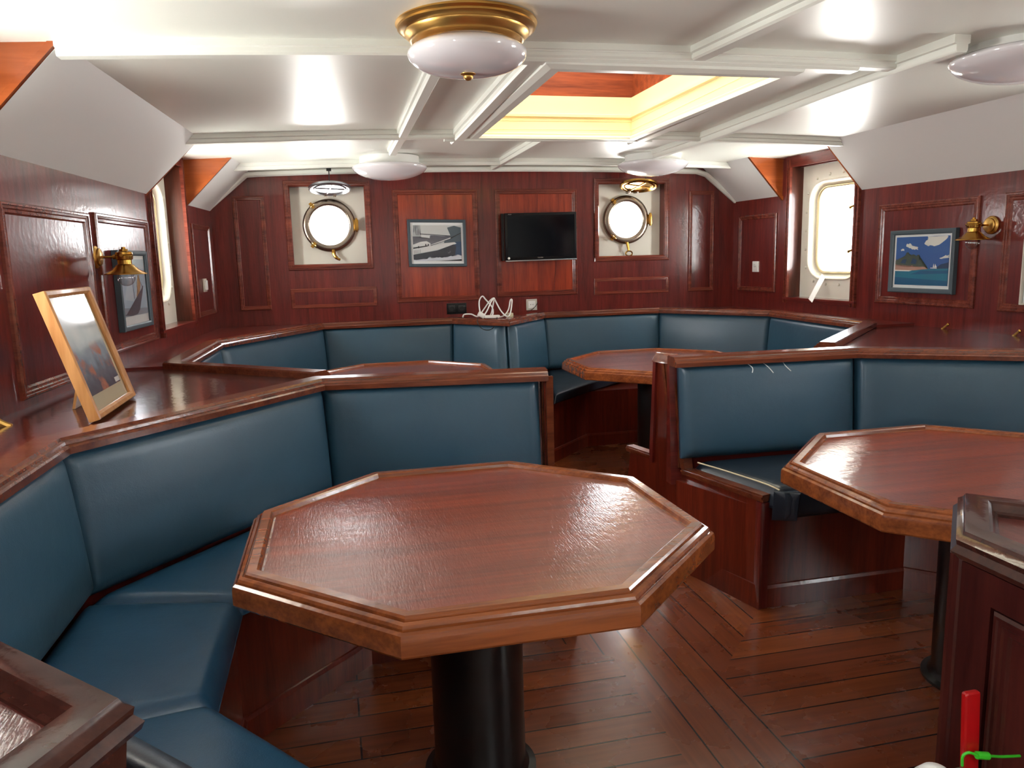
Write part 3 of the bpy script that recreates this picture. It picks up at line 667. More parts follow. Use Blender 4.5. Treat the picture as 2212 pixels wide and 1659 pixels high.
# ------------------------------------------------------------------ banquettes
CAPP = [(0.0, -0.034), (0.0, -0.006), (0.005, 0.0), (0.078, 0.0), (0.083, -0.008), (0.092, -0.011), (0.094, -0.019), (0.102, -0.022), (0.106, -0.027), (0.106, -0.046), (0.02, -0.046)]
def z3(p, z): return V((p[0], p[1], z))
def octv(c, a, k): return V((c[0] + a / math.cos(PI / 8) * math.cos(PI / 8 + PI / 4 * k), c[1] + a / math.cos(PI / 8) * math.sin(PI / 8 + PI / 4 * k)))
def banquette(name_label, c, poly, front, zt, cap_segs, back_segs, seats=None, cush='blue', loc=None, ms=None, me_=None, base=None, zl=None, zb=0.55):
    root = thing('banquette', name_label, 'bench', loc or (poly[0][0], poly[0][1], 0))
    # carcass
    cr = MB(); cr.prism([tuple(p) for p in (base or poly)] + [tuple(p) for p in reversed(front)], 0.0, 0.44); cr.build('seat_base', 'bench', root, smooth=False)
    pl = MB(); pl.sweep([z3(p, 0) for p in front], [(0.0, 0.0), (0.012, 0.0), (0.012, 0.085), (0.006, 0.098), (0.0, 0.10)]); pl.build('plinth', 'bench', root, smooth=False)
    bk = MB(); bk.sweep([z3(p, 0) for p in (base or poly)], [(0.0, 0.42), (0.060, 0.42), (0.022, zt - 0.04), (0.0, zt - 0.04)], m_start=ms, m_end=me_); bk.build('back_board', 'mah_x', root, smooth=False)
    for (i, j) in cap_segs:
        cp = MB(); cp.sweep([z3(p, zt) for p in poly[i:j + 1]], CAPP, m_start=ms if i == 0 else None, m_end=me_ if j == len(poly) - 1 else None); cp.build('cap_rail', 'cap', root, sharp=0.5)
    top = offset(poly, 0.024); bot = offset(poly, 0.072)
    if ms: top[0] = V(poly[0]) + V(ms[:2]) * 0.024; bot[0] = V(poly[0]) + V(ms[:2]) * 0.072
    if me_: top[-1] = V(poly[-1]) + V(me_[:2]) * 0.024; bot[-1] = V(poly[-1]) + V(me_[:2]) * 0.072
    for (i, m0, m1) in back_segs:
        ztp = zt - 0.038 if not (zl and i in zl) else zl[i]
        a, b = z3(bot[i], zb), z3(bot[i + 1], zb); d_, c_ = z3(top[i], ztp), z3(top[i + 1], ztp)
        g0, g1 = m0 / (b - a).length, 1 - m1 / (b - a).length
        A, Bq, Cq, D = a.lerp(b, g0), a.lerp(b, g1), d_.lerp(c_, g1), d_.lerp(c_, g0)
        q = MB(); nl = (V((Bq - A)).cross(D - A)); inn = V((-(b - a).y, (b - a).x, 0))
        if nl.dot(inn) < 0: A, Bq, Cq, D = Bq, A, D, Cq
        q.cushion(A, Bq, Cq, D, 0.066, r=0.05, bulge=0.014); q.build('backrest_cushion', cush, root, sharp=3)
    return root
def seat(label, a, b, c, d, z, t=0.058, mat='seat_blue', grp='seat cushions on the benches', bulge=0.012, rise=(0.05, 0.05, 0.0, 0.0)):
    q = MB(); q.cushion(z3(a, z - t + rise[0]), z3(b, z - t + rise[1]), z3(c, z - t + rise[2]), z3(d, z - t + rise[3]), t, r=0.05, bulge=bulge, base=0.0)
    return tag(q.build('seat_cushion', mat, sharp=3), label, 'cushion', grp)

TC = {'main': (0.345, 2.055), 'right': (2.105, 2.07), 'farR': (2.185, 4.985), 'farL': (0.415, 4.985)}
# main booth, nearest left
P1 = [(0.87, 3.17), (-0.10, 3.29), (-0.85, 2.37), (-0.865, 1.585), (-0.265, 0.985)]
c = TC['main']; FR_A = 0.70
front1 = [V((0.86, c[1] + FR_A))] + [octv(c, FR_A, k) for k in (2, 3, 4)]
fd_ = [octv(c, FR_A, 4), V((0.0, 1.335))]
b1 = banquette('blue leather corner bench wrapped around the nearest table on the left', c, P1, front1, 1.03, [(0, 3)], [(0, 0.035, 0.018), (1, 0.012, 0.004), (2, 0.004, 0.05)], base=P1[:4], zb=0.55)
dg = MB(); dg.prism([P1[3], P1[4], (0.0, 1.335), tuple(octv(c, FR_A, 4))], 0.0, 0.44); dg.build('seat_base', 'bench', b1, smooth=False)
bk_ = MB(); bk_.sweep([z3(P1[3], 0), z3(P1[4], 0)], [(0.0, 0.42), (0.035, 0.42), (0.035, 0.79), (0.0, 0.79)]); bk_.build('back_board', 'mah_x', b1, smooth=False)
_n = V((0.7071, 0.7071)) * 0.037; _a, _b = V(P1[3]) + _n, V(P1[4]) + _n + V((0.014, -0.014))
q = MB(); q.cushion(z3(_b, 0.575), z3(_a, 0.575), z3(_a, 0.80), z3(_b, 0.80), 0.07, r=0.05, bulge=0.012); q.build('backrest_cushion', 'navy', b1, sharp=3)
pm = MB()
for (dx, w) in ((0.0, 0.018), (0.018, 0.014), (0.032, 0.018)): pm.box((0.868 - 0.012 * (dx > 0.01), 3.02 + 0.075 + dx, 0.72), (0.03 - 0.006 * (dx == 0.018), w, 0.56))
pm.build('end_post', 'cap', b1)
ep = MB(); ep.prism([(0.845, 3.165), (0.875, 3.165), (0.875, 2.76), (0.845, 2.76)], 0.0, 0.44); ep.prism([(0.845, 3.175), (0.872, 3.175), (0.872, 3.10), (0.845, 3.10)], 0.42, 0.99); ep.build('end_panel', 'bench', b1, smooth=False)
o1 = offset(P1, 0.075); f1 = [octv(c, 0.672, k) for k in range(8)]; zs = 0.50
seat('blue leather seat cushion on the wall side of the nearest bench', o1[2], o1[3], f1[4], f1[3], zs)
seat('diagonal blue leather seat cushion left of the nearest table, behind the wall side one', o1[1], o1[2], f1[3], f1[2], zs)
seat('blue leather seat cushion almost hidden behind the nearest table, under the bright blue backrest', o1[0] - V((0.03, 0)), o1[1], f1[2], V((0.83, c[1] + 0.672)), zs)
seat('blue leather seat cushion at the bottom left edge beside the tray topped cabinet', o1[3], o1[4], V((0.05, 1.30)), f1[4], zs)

# right booth
P2 = [(3.50, 1.50), (3.52, 2.60), (2.45, 3.28), (1.505, 3.315)]
c = TC['right']
front2 = [V((c[0] + FR_A, 1.50)), octv(c, FR_A, 0), octv(c, FR_A, 1), V((1.69, c[1] + FR_A))]
b2 = banquette('blue leather bench behind the right hand table with a wooden end panel', c, P2, front2, 1.03, [(0, 3)], [(1, 0.05, 0.010), (2, 0.006, 0.035)])
d2 = V((-0.26, 0.966, 0)); p20 = V((1.685, 2.77, 0)); nrm2 = V((-0.966, -0.26, 0))
def E2(t, z, w=0.0): return p20 + d2 * t + V((0, 0, z)) + nrm2 * w
outline = [(0.0, 0.0), (0.0, 0.475), (0.49, 0.485), (0.575, 0.99), (0.695, 0.99), (0.715, 0.50), (0.90, 0.49), (0.98, 0.0)]
ep = MB(); ep.extrude([E2(t, z, 0.0) for t, z in outline], -nrm2 * 0.028); ep.build('end_panel', 'bench', b2, smooth=False)
pb = MB()
pb.hexa([E2(-0.014, 0, -0.03), E2(0.98, 0, -0.03), E2(0.98, 0, 0.016), E2(-0.014, 0, 0.016), E2(-0.014, 0.10, -0.03), E2(0.98, 0.10, -0.03), E2(0.98, 0.10, 0.009), E2(-0.014, 0.10, 0.009)]); pb.build('plinth', 'bench', b2, smooth=False)
sm = MB()
for (z0, z1, w) in ((0.472, 0.484, 0.010), (0.484, 0.494, 0.016), (0.494, 0.502, 0.010)): sm.hexa([E2(-0.015, z0, -0.035), E2(0.49, z0, -0.035), E2(0.49, z0, w), E2(-0.015, z0, w), E2(-0.015, z1, -0.035), E2(0.49, z1, -0.035), E2(0.49, z1, w), E2(-0.015, z1, w)])
sm.build('seat_edge_moulding', 'cap', b2, smooth=False)
sm = MB()
for (z0, z1, w) in ((0.492, 0.504, 0.010), (0.504, 0.514, 0.016), (0.514, 0.522, 0.010)): sm.hexa([E2(0.72, z0, -0.035), E2(0.92, z0, -0.035), E2(0.92, z0, w), E2(0.72, z0, w), E2(0.72, z1, -0.035), E2(0.92, z1, -0.035), E2(0.92, z1, w), E2(0.72, z1, w)])
sm.build('seat_edge_moulding', 'cap', b2, smooth=False)
po = MB()
for (ta, tb, w) in ((-0.012, 0.010, 0.016), (0.010, 0.026, 0.010), (0.026, 0.042, 0.014), (0.042, 0.055, 0.009), (0.055, 0.072, 0.016)): po.hexa([E2(0.475 + ta, 0.50, -0.035), E2(0.475 + tb, 0.50, -0.035), E2(0.475 + tb, 0.50, w), E2(0.475 + ta, 0.50, w), E2(0.565 + ta, 0.985, -0.035), E2(0.565 + tb, 0.985, -0.035), E2(0.565 + tb, 0.985, w), E2(0.565 + ta, 0.985, w)])
po.build('end_post', 'cap', b2, smooth=False)
po = MB(); po.hexa([E2(0.705, 0.48, -0.035), E2(0.73, 0.48, -0.035), E2(0.73, 0.48, 0.014), E2(0.705, 0.48, 0.014), E2(0.682, 0.985, -0.035), E2(0.702, 0.985, -0.035), E2(0.702, 0.985, 0.014), E2(0.682, 0.985, 0.014)])
po.build('end_post', 'mah_z', b2, smooth=False)
cpost = MB(); cpost.box((1.695, 2.775, 0.235), (0.045, 0.045, 0.47)); cpost.bevel(0.01); cpost.build('corner_post', 'mah_z', b2)
ec = MB(); ec.hexa([E2(0.565, 0.984, -0.04), E2(0.71, 0.984, -0.04), E2(0.71, 0.984, 0.022), E2(0.565, 0.984, 0.022), E2(0.58, 1.03, -0.04), E2(0.695, 1.03, -0.04), E2(0.695, 1.03, 0.002), E2(0.58, 1.03, 0.002)]); ec.bevel(0.006); ec.build('cap_end', 'cap', b2)
o2 = offset(P2, 0.075); f2 = [octv(c, 0.672, k) for k in range(8)]
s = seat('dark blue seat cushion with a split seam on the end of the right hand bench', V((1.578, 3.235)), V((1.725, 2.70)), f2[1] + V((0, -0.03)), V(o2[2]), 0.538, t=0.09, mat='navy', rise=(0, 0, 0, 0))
lip = MB(); lip.cushion((1.738, 2.700, 0.53), (1.738, 2.700, 0.42), (2.36, 2.705, 0.42), (2.36, 2.705, 0.53), 0.035, r=0.03, bulge=0.006); lip.build('front_flap', 'navy', s, sharp=3)
sm_ = MB(); sm_.tube([(1.590, 3.16, 0.545), (1.640, 2.98, 0.548), (1.700, 2.78, 0.545), (1.732, 2.715, 0.532)], 0.0035, 6, smooth_n=5); sm_.build('worn_seam', 'cream_card', s)
fo = MB(); fo.cushion((1.716, 2.735, 0.405), (1.790, 2.672, 0.415), (1.800, 2.668, 0.528), (1.718, 2.728, 0.530), 0.022, r=0.02, bulge=0.006); fo.build('corner_fold', 'navy', s, sharp=3)
from mathutils.bvhtree import BVHTree
bkc = [o for o in bpy.data.objects if o.parent == b2 and o.name.startswith('backrest_cushion')]
for o in bkc:
    off = world_loc(b2); tree = BVHTree.FromPolygons([v.co + off for v in o.data.vertices], [list(p.vertices) for p in o.data.polygons])
    for pts in ([(1.86, 0.987), (1.882, 0.965), (1.878, 0.942)], [(1.94, 0.987), (1.962, 0.964), (1.984, 0.936)], [(2.048, 0.990), (2.05, 0.966), (2.074, 0.940)]):
        hits = [tree.ray_cast(V((x, 2.6, z)), V((0, 1, 0)))[0] for x, z in pts]
        if all(h is not None and h.y < 3.28 for h in hits):
            q = MB(); q.tube([h + V((0, -0.0008, 0)) for h in hits], 0.0022, 6, smooth_n=4); q.build('scratch_mark', 'paper', o)
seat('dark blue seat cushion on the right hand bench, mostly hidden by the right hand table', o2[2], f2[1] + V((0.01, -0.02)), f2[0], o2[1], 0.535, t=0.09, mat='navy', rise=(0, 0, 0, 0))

# far left booth
P3 = [(1.287, 5.835), (0.965, 6.23), (-0.14, 6.23), (-0.795, 5.12), (-0.84, 4.05), (-0.10, 3.40), (0.86, 3.25)]
c = TC['farL']
front3 = [V((1.17, 5.23)), octv(c, FR_A, 1), octv(c, FR_A, 2), octv(c, FR_A, 3), octv(c, FR_A, 4), octv(c, FR_A, 5), V((0.86, c[1] - FR_A))]
b3 = banquette('blue leather bench around the far left table under the left porthole', c, P3, front3, 1.03, [(0, 5)], [(0, 0.0, 0.012), (1, 0.010, 0.012), (2, 0.008, 0.008), (3, 0.008, 0.03)], ms=(0, -1.59, 0))
lg = MB(); lg.prism([P3[1], P3[2], P3[3], (wx(-1, 5.12), 5.12), (wx(-1, 6.36), 6.36), (0.965, 6.36)], 0.97, 1.012); lg.prism([P3[3], P3[4], (wx(-1, 4.05), 4.05), (wx(-1, 5.12), 5.12)], 0.97, 1.012); lg.build('ledge_board', 'mah_x', b3, smooth=False)
# far right booth
P4 = [(2.46, 3.40), (3.39, 4.28), (3.44, 5.50), (2.80, 6.335), (1.68, 6.335), (1.288, 5.835)]
c = TC['farR']
front4 = [V((1.60, c[1] - FR_A)), octv(c, FR_A, 6), octv(c, FR_A, 7), octv(c, FR_A, 0), octv(c, FR_A, 1), octv(c, FR_A, 2), octv(c, FR_A, 3), V((1.43, 5.20))]
b4 = banquette('blue leather bench around the far right table under the right porthole', c, P4, front4[1:], 1.035, [(0, 5)], [(1, 0.04, 0.008), (2, 0.008, 0.006), (3, 0.006, 0.006), (4, 0.012, 0.0)], loc=(2.80, 6.335, 0), me_=(0, -1.6, 0))
lg = MB(); lg.prism([P4[1], P4[2], P4[3], (2.80, 6.36), (wx(1, 6.36), 6.36), (wx(1, 4.28), 4.28)], 0.97, 1.012); lg.build('ledge_board', 'mah_x', b4, smooth=False)
lg = MB(); lg.prism([(1.68, 6.335), (1.29, 5.835), (1.287, 5.835), (0.965, 6.23), (0.965, 6.36), (1.68, 6.36)], 0.97, 1.012); tag(lg.build('corner_shelf', 'mah_x'), 'small wooden ledge between the two far benches where the white cable lies', 'shelf')
o4 = offset(P4, 0.075); f4 = [octv(c, 0.672, k) for k in range(8)]
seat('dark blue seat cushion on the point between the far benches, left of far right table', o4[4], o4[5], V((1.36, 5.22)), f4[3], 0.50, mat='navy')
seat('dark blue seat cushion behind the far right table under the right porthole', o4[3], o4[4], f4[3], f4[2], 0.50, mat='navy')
o3 = offset(P3, 0.075); f3 = [octv(TC['farL'], 0.672, k) for k in range(8)]
# shelves behind the benches
def shelf(poly, label):
    m = MB(); m.prism(poly, 0.975, 0.998); return tag(m.build('corner_shelf', 'shelf', smooth=False), label, 'shelf')
shelf([(-0.84, 4.05), (-0.10, 3.40), (-0.10, 3.29), (-0.85, 2.37), (-0.86, 1.9), (wx(-1, 1.9), 1.9), (wx(-1, 4.05), 4.05)], 'glossy dark red triangular shelf on the left under the leaning frame')
shelf([(2.45, 3.29), (2.46, 3.40), (3.39, 4.28), (wx(1, 4.28), 4.28), (wx(1, 1.5), 1.5), (3.50, 1.5), (3.52, 2.60)], 'empty red brown triangular shelf on the right below the island picture')

# ------------------------------------------------------------------ tables
def table():
    c = TC['main']; root = thing('octagonal_table', 'nearest octagonal wooden table with a glossy reddish top, front left', 'table', (c[0], c[1], 0), 'octagonal tables')
    def ring(a, z): return [z3(octv(c, a, k), z) for k in range(8)]
    t = MB(); t.loops([ring(0.575, 0.705), ring(0.575, 0.760)]); t.build('tabletop', 'table', root, smooth=False)
    r = MB(); r.loops([ring(a, z) for a, z in ((0.548, 0.7598), (0.554, 0.761), (0.557, 0.771), (0.562, 0.775), (0.584, 0.775), (0.588, 0.770), (0.589, 0.763), (0.592, 0.762), (0.594, 0.766), (0.602, 0.762), (0.605, 0.756), (0.605, 0.750), (0.608, 0.749), (0.610, 0.752), (0.616, 0.747), (0.618, 0.738), (0.618, 0.702), (0.615, 0.697), (0.56, 0.697))], True, False)
    r.build('rim', 'rim', root, sharp=0.35)
    k = MB(); k.lathe([(0.134, 0.03), (0.134, 0.705)], (c[0], c[1], 0), seg=40); k.build('column', 'black_metal', root)
    f = MB(); f.lathe([(0.165, 0.0), (0.165, 0.010), (0.145, 0.016), (0.136, 0.03), (0.134, 0.035)], (c[0], c[1], 0), seg=40); f.build('base_flange', 'black_metal', root)
    return root
t0 = table(); t0.rotation_euler.x = -0.013; t0.location.z = 0.003
for key, lb in (('right', 'octagonal wooden table at the right edge with a white window reflection on its left end'), ('farR', 'far octagonal table on the right, just left of the bench end post'), ('farL', 'far octagonal table on the left, mostly hidden behind the blue partition')):
    q = copy_tree(t0); q.location = (TC[key][0], TC[key][1], 0); q.rotation_euler.x = 0.0; q['label'] = lb

# ------------------------------------------------------------------ foreground cabinets with tray tops
RIMP = [(0.0, -0.10), (-0.004, -0.055), (-0.018, -0.050), (-0.022, -0.040), (-0.012, -0.028), (-0.014, -0.018), (-0.004, -0.010), (0.0, -0.002), (0.008, 0.0), (0.040, 0.0), (0.046, -0.004), (0.052, -0.018), (0.058, -0.022), (0.060, -0.10)]
def cabinet(poly, z, label, rimmat):
    root = thing('cabinet', label, 'cabinet', (poly[0][0], poly[0][1], 0))
    inner = []
    P_ = [V(p) for p in poly]; n = len(P_)
    bd = MB(); bd.prism(poly, 0.0, z - 0.05); bd.build('body', 'cab', root, smooth=False)
    rm = MB(); rm.sweep([z3(p, z) for p in poly], RIMP, closed=True); rm.build('tray_rim', rimmat, root, sharp=0.5)
    cen = sum(P_, V((0, 0))) / n
    tp = MB(); tp.prism([tuple(p + (cen - p) * 0.06) for p in P_], z - 0.06, z - 0.028); tp.build('tray', 'cab_top', root, smooth=False)
    return root
ccw = lambda p: p
cabL = cabinet([(-0.290, 0.968), (-0.868, 1.546), (-1.20, 1.546), (-1.25, 0.30), (-0.620, 0.30)], 0.975, 'dark wooden tray topped cabinet in the bottom left corner', 'dark_rim')
cabR = cabinet([(1.125, 1.150), (1.13, 0.10), (2.00, 0.10), (2.00, 0.645), (1.305, 1.340)], 0.975, 'dark wooden tray topped cabinet in the right foreground', 'dark_rim')
def PC(u, v, w): return V((1.1255 - w, u, v))
st = MB(); st.panel(PC, 1.07, 1.14, 0.0, 0.92, 0.0, 0.012); st.panel(PC, 0.12, 1.07, 0.86, 0.92, 0.0, 0.012); st.build('face_frame', 'cab', cabR, smooth=False)
moulding(PC, cabR, 0.25, 1.065, 0.12, 0.855, 0.9, 'cab', 'cab')
cp = MB(); cp.tube([(1.120, 1.154, 0.0), (1.120, 1.154, 0.93)], 0.016, 10); cp.build('corner_bead', 'cab', cabR)

# ------------------------------------------------------------------ ceiling lamps
def brass_lamp():
    x, y = 0.487, 2.68; z = zceil(x, y) - 0.001
    root = thing('ceiling_lamp', 'ceiling lamp with stepped brass base and white glass bowl near the camera', 'lamp', (x, y, z))
    b = MB(); b.lathe([(0.233, 0.0), (0.236, -0.008), (0.228, -0.015), (0.230, -0.022), (0.220, -0.030), (0.208, -0.034), (0.206, -0.042), (0.196, -0.049), (0.192, -0.058), (0.180, -0.062)], (x, y, z), seg=64); b.build('base', 'brass', root, sharp=0.9)
    g = MB(); pr = [(0.168, -0.058)] + [(0.200 * max(0.0, math.cos(a)) ** 0.72, -0.100 - 0.062 * math.sin(a) if a > 0 else -0.100 - 0.046 * math.sin(a)) for a in [lerp(-0.95, PI / 2, i / 20) for i in range(21)]]
    g.lathe(pr, (x, y, z), seg=64); g.build('glass_bowl', 'opal', root, sharp=3)
    f = MB(); f.lathe([(0.026, -0.156), (0.026, -0.163), (0.016, -0.169), (0.016, -0.175), (0.008, -0.182), (0.0, -0.184)], (x, y, z), seg=24); f.build('finial', 'brass', root, sharp=0.9)
brass_lamp()
def dome_lamp():
    x, y = 0.46, 5.86; z = zbeam(x, y) + 0.008
    root = thing('ceiling_lamp', 'flat white dome ceiling lamp left of centre, before the left porthole', 'lamp', (x, y, z), 'white dome ceiling lamps')
    b = MB(); b.lathe([(0.215, 0.04), (0.215, -0.012), (0.240, -0.014), (0.240, -0.030)], (x, y, z), seg=56); b.build('base', 'plastic_white', root, sharp=0.7)
    g = MB(); g.lathe([(0.258, -0.022), (0.270, -0.030), (0.272, -0.040)] + [(0.272 * math.cos(lerp(0.12, PI / 2, i / 12)), -0.040 - 0.085 * math.sin(lerp(0.0, PI / 2, i / 12))) for i in range(1, 13)], (x, y, z), seg=56); g.build('diffuser', 'opal', root, sharp=3)
    return root
dl = dome_lamp()
q = copy_tree(dl); q.location = (2.48, 5.76, zbeam(2.5, 5.6) + 0.02); q['label'] = 'flat white dome ceiling lamp right of centre, above the right porthole'
q = copy_tree(dl); q.location = (2.725, 2.66, zceil(2.62, 2.6) - 0.012); q['label'] = 'large white dome ceiling lamp cut off by the right edge of the photo'

# ------------------------------------------------------------------ wall sconces
def sconce(side, y, z, label):
    nx = -side; base = V((wx(side, y), y, z))
    root = thing('wall_sconce', label, 'lamp', base)
    p = MB(); p.lathe([(0.052, 0.0), (0.052, 0.008), (0.046, 0.014), (0.040, 0.016), (0.040, 0.024), (0.034, 0.028), (0.0, 0.029)], base, (nx, 0, 0), 32); p.build('backplate', 'brass', root, sharp=0.7)
    L_ = V((nx * 0.125, 0, 0)); a = MB(); a.tube([base + V((nx * 0.025, 0, 0)), base + L_], 0.006, 10); a.tube([base + L_ * 0.62, base + L_ * 0.72], 0.011, 10); a.build('arm', 'brass_dull', root)
    h = base + L_; s_ = MB()
    s_.lathe([(0.0, 0.045), (0.009, 0.044), (0.010, 0.036), (0.018, 0.034), (0.020, 0.026), (0.036, 0.020), (0.038, 0.010), (0.036, 0.006), (0.038, 0.002), (0.036, -0.012), (0.031, -0.016), (0.031, -0.034), (0.034, -0.038)], h, seg=28); s_.build('lamp_holder', 'brass_dull', root, sharp=0.6)
    t_ = MB(); t_.lathe([(0.033, -0.036), (0.040, -0.040), (0.044, -0.047), (0.052, -0.052), (0.058, -0.060), (0.092, -0.078), (0.094, -0.082), (0.088, -0.080), (0.050, -0.062), (0.030, -0.046)], h, seg=36); t_.build('shade', 'brass_dull', root, sharp=0.6)
    for sy in (-1, 1):
        k = MB(); k.tube([h + V((0.0, sy * 0.035, 0.006)), h + V((0, sy * 0.052, 0.006))], 0.008, 8); k.build('thumb_screw', 'brass_dull', root)
    b = MB(); b.lathe([(0.014, -0.050), (0.020, -0.066)] + [(0.038 * math.cos(lerp(0.7, -PI / 2, i / 12)), -0.098 + 0.038 * math.sin(lerp(0.7, -PI / 2, i / 12))) for i in range(13)], h, seg=24); b.build('bulb', 'bulb', root, sharp=3)
sconce(-1, 3.935, 1.547, 'brass wall lamp on the left wall above the leaning pine frame')
sconce(1, 3.766, 1.614, 'brass wall lamp on the right wall beside the island picture')

# ------------------------------------------------------------------ pictures
def jag(poly, amp, n=5, seed=1):
    rn = random.Random(seed); out = []
    for i in range(len(poly)):
        a, b = poly[i], poly[(i + 1) % len(poly)]
        for k in range(n):
            t = k / n; j = 0 if k == 0 else amp
            out.append((min(1, max(0, lerp(a[0], b[0], t) + rn.uniform(-j, j))), min(1, max(0, lerp(a[1], b[1], t) + rn.uniform(-j, j)))))
    return out
def build_print(P, w, h, layers, parent, z=0.006, name='print'):
    m = MB(); mats = []
    for k, (colname, poly) in enumerate(layers):
        if colname in JAG: poly = jag(poly, JAG[colname], 5, k + 3)
        if colname not in mats: mats.append(colname)
        try: m.face([P(x * w - w / 2, y * h - h / 2, z + k * 0.00012) for x, y in poly], mats.index(colname))
        except ValueError: pass
    bmx = m.bm; bmesh.ops.triangulate(bmx, faces=[f for f in bmx.faces if len(f.verts) > 4])
    return m.build(name, mats, parent, smooth=False)
FRP = [(0.0, -0.012), (0.0, 0.016), (0.004, 0.020), (0.016, 0.018), (0.024, 0.012), (0.024, 0.004)]
def picture(name, label, P, base, w, h, layers, mount, mw, fmat='slate_frame', mcard='paper', fs=1.0, fd=1.0, glassy=True):
    root = thing(name, label, 'picture', base)
    f = MB(); f.frame(P, -w / 2, w / 2, -h / 2, h / 2, [(a * fs, z * fd) for a, z in FRP]); f.build('frame', fmat, root, sharp=0.5)
    bk = MB(); bk.panel(P, -w / 2 + 0.01, w / 2 - 0.01, -h / 2 + 0.01, h / 2 - 0.01, -0.010 * fd, 0.003); bk.build('mount_card', mcard, root, smooth=False)
    l_, r_, b_, t_ = mw; iw, ih = w - l_ - r_, h - b_ - t_; ox, oy = (l_ - r_) / 2, (b_ - t_) / 2
    build_print(lambda x, y, z: P(x + ox, y + oy, z), iw, ih, layers, root)
    if glassy:
        g = MB(); g.panel(P, -w / 2 + 0.02 * fs, w / 2 - 0.02 * fs, -h / 2 + 0.02 * fs, h / 2 - 0.02 * fs, 0.0085, 0.0095); g.build('glazing', 'picglass', root, smooth=False)
    return root
for nm_, r_, g_, b_ in (('p_sky', 196, 202, 202), ('p_sail', 206, 210, 208), ('p_dark', 34, 38, 52), ('p_grey', 96, 96, 104), ('p_hill', 72, 88, 98), ('p_sea', 34, 66, 100), ('p_foam', 208, 214, 222), ('p_deck', 214, 216, 214), ('p_line', 24, 24, 28),
                      ('i_sky', 46, 92, 158), ('i_cloud', 222, 222, 214), ('i_trees', 72, 84, 72), ('i_rock', 178, 138, 122), ('i_sea', 24, 118, 146), ('i_deep', 18, 92, 132), ('i_hill', 34, 66, 100), ('i_white', 236, 236, 232),
                      ('d_blue', 168, 194, 212), ('d_pale', 190, 208, 220), ('d_hull', 70, 84, 98), ('d_ochre', 176, 138, 84), ('d_sea', 140, 158, 170),
                      ('a_pale', 206, 214, 220), ('a_mist', 168, 186, 198), ('a_orange', 196, 132, 104), ('a_dark', 78, 92, 106), ('a_blue', 104, 136, 158), ('a_rust', 182, 96, 70)): flat(nm_, r_, g_, b_)
JAG = {'p_foam': 0.012, 'p_grey': 0.006, 'i_cloud': 0.014, 'i_trees': 0.018, 'i_rock': 0.008, 'd_ochre': 0.012, 'd_hull': 0.004}
R01 = [(0, 0), (1, 0), (1, 1), (0, 1)]
ship = [('p_sky', R01), ('p_hill', [(0.62, 0.40), (1, 0.30), (1, 0.94), (0.86, 0.99), (0.72, 0.94)]), ('p_sea', [(0.80, 0.10), (1, 0.10), (1, 0.55), (0.80, 0.52)]), ('p_sail', [(0.17, 0.76), (0.78, 0.71), (0.70, 0.98), (0.17, 1.0)]),
        ('p_line', [(0.155, 0.75), (0.78, 0.70), (0.78, 0.715), (0.155, 0.77)]), ('p_grey', [(0, 0.44), (0.36, 0.44), (0.78, 0.64), (0.78, 0.70), (0.36, 0.72), (0.34, 0.62), (0, 0.69)]), ('p_deck', [(0.17, 0.74), (0.35, 0.72), (0.35, 0.64), (0.17, 0.67)]),
        ('p_deck', [(0.0, 0.32), (0.36, 0.40), (0.36, 0.50), (0.28, 0.56), (0.16, 0.54), (0, 0.46)]), ('p_line', [(0.0, 0.33), (0.30, 0.40), (0.30, 0.44), (0.0, 0.38)]), ('p_deck', [(0, 0.19), (0.5, 0.31), (0.9, 0.49), (0.86, 0.53), (0.62, 0.50), (0.38, 0.43), (0, 0.34)]),
        ('p_deck', [(0.35, 0.43), (0.79, 0.64), (0.80, 0.67), (0.36, 0.46)]), ('p_line', [(0.36, 0.425), (0.80, 0.625), (0.80, 0.635), (0.36, 0.44)]), ('p_line', [(0.78, 0.62), (1.0, 0.78), (1.0, 0.80), (0.78, 0.66)]),
        ('p_dark', [(0, 0.02), (0.30, 0.06), (0.86, 0.12), (0.89, 0.42), (0.84, 0.47), (0.5, 0.30), (0, 0.18)]), ('p_grey', [(0.70, 0.27), (0.73, 0.21), (0.77, 0.24), (0.76, 0.30), (0.745, 0.24), (0.72, 0.24)]),
        ('p_foam', [(0, 0.0), (0.25, 0.0), (0.55, 0.02), (1, 0.04), (1, 0.15), (0.92, 0.18), (0.84, 0.12), (0.76, 0.14), (0.6, 0.09), (0.48, 0.11), (0.38, 0.07), (0.33, 0.12), (0.27, 0.05), (0, 0.04)]), ('p_line', [(0.5, 0.0), (1, 0.0), (1, 0.05), (0.75, 0.02)])]
for k in range(5): ship.append(('p_line', [(0.02 + 0.03 * k, 0.20 + 0.006 * k), (0.026 + 0.03 * k, 0.20 + 0.006 * k), (0.026 + 0.03 * k, 0.30 + 0.006 * k), (0.02 + 0.03 * k, 0.30 + 0.006 * k)]))
for k in range(5): ship.append(('p_grey', [(0.02 + 0.032 * k, 0.72), (0.026 + 0.032 * k, 0.72), (0.034 + 0.03 * k, 1.0), (0.03 + 0.03 * k, 1.0)]))
for q in ((0.10, 0.36), (0.25, 0.42), (0.30, 0.42)): ship.append(('p_line', [(q[0], q[1]), (q[0] + 0.022, q[1]), (q[0] + 0.022, q[1] + 0.06), (q[0], q[1] + 0.06)]))
rot_f = 0.02
def PP(u, v, w): return V((0.852 + u + 0.0 * v, YF - 0.020 - w, 1.627 + v - rot_f * u))
picture('framed_picture', 'slate framed black and white photo of a sailing ship bow, left of the television', PP, (0.852, YF, 1.627), 0.475, 0.378, ship, None, (0.040, 0.040, 0.046, 0.046))
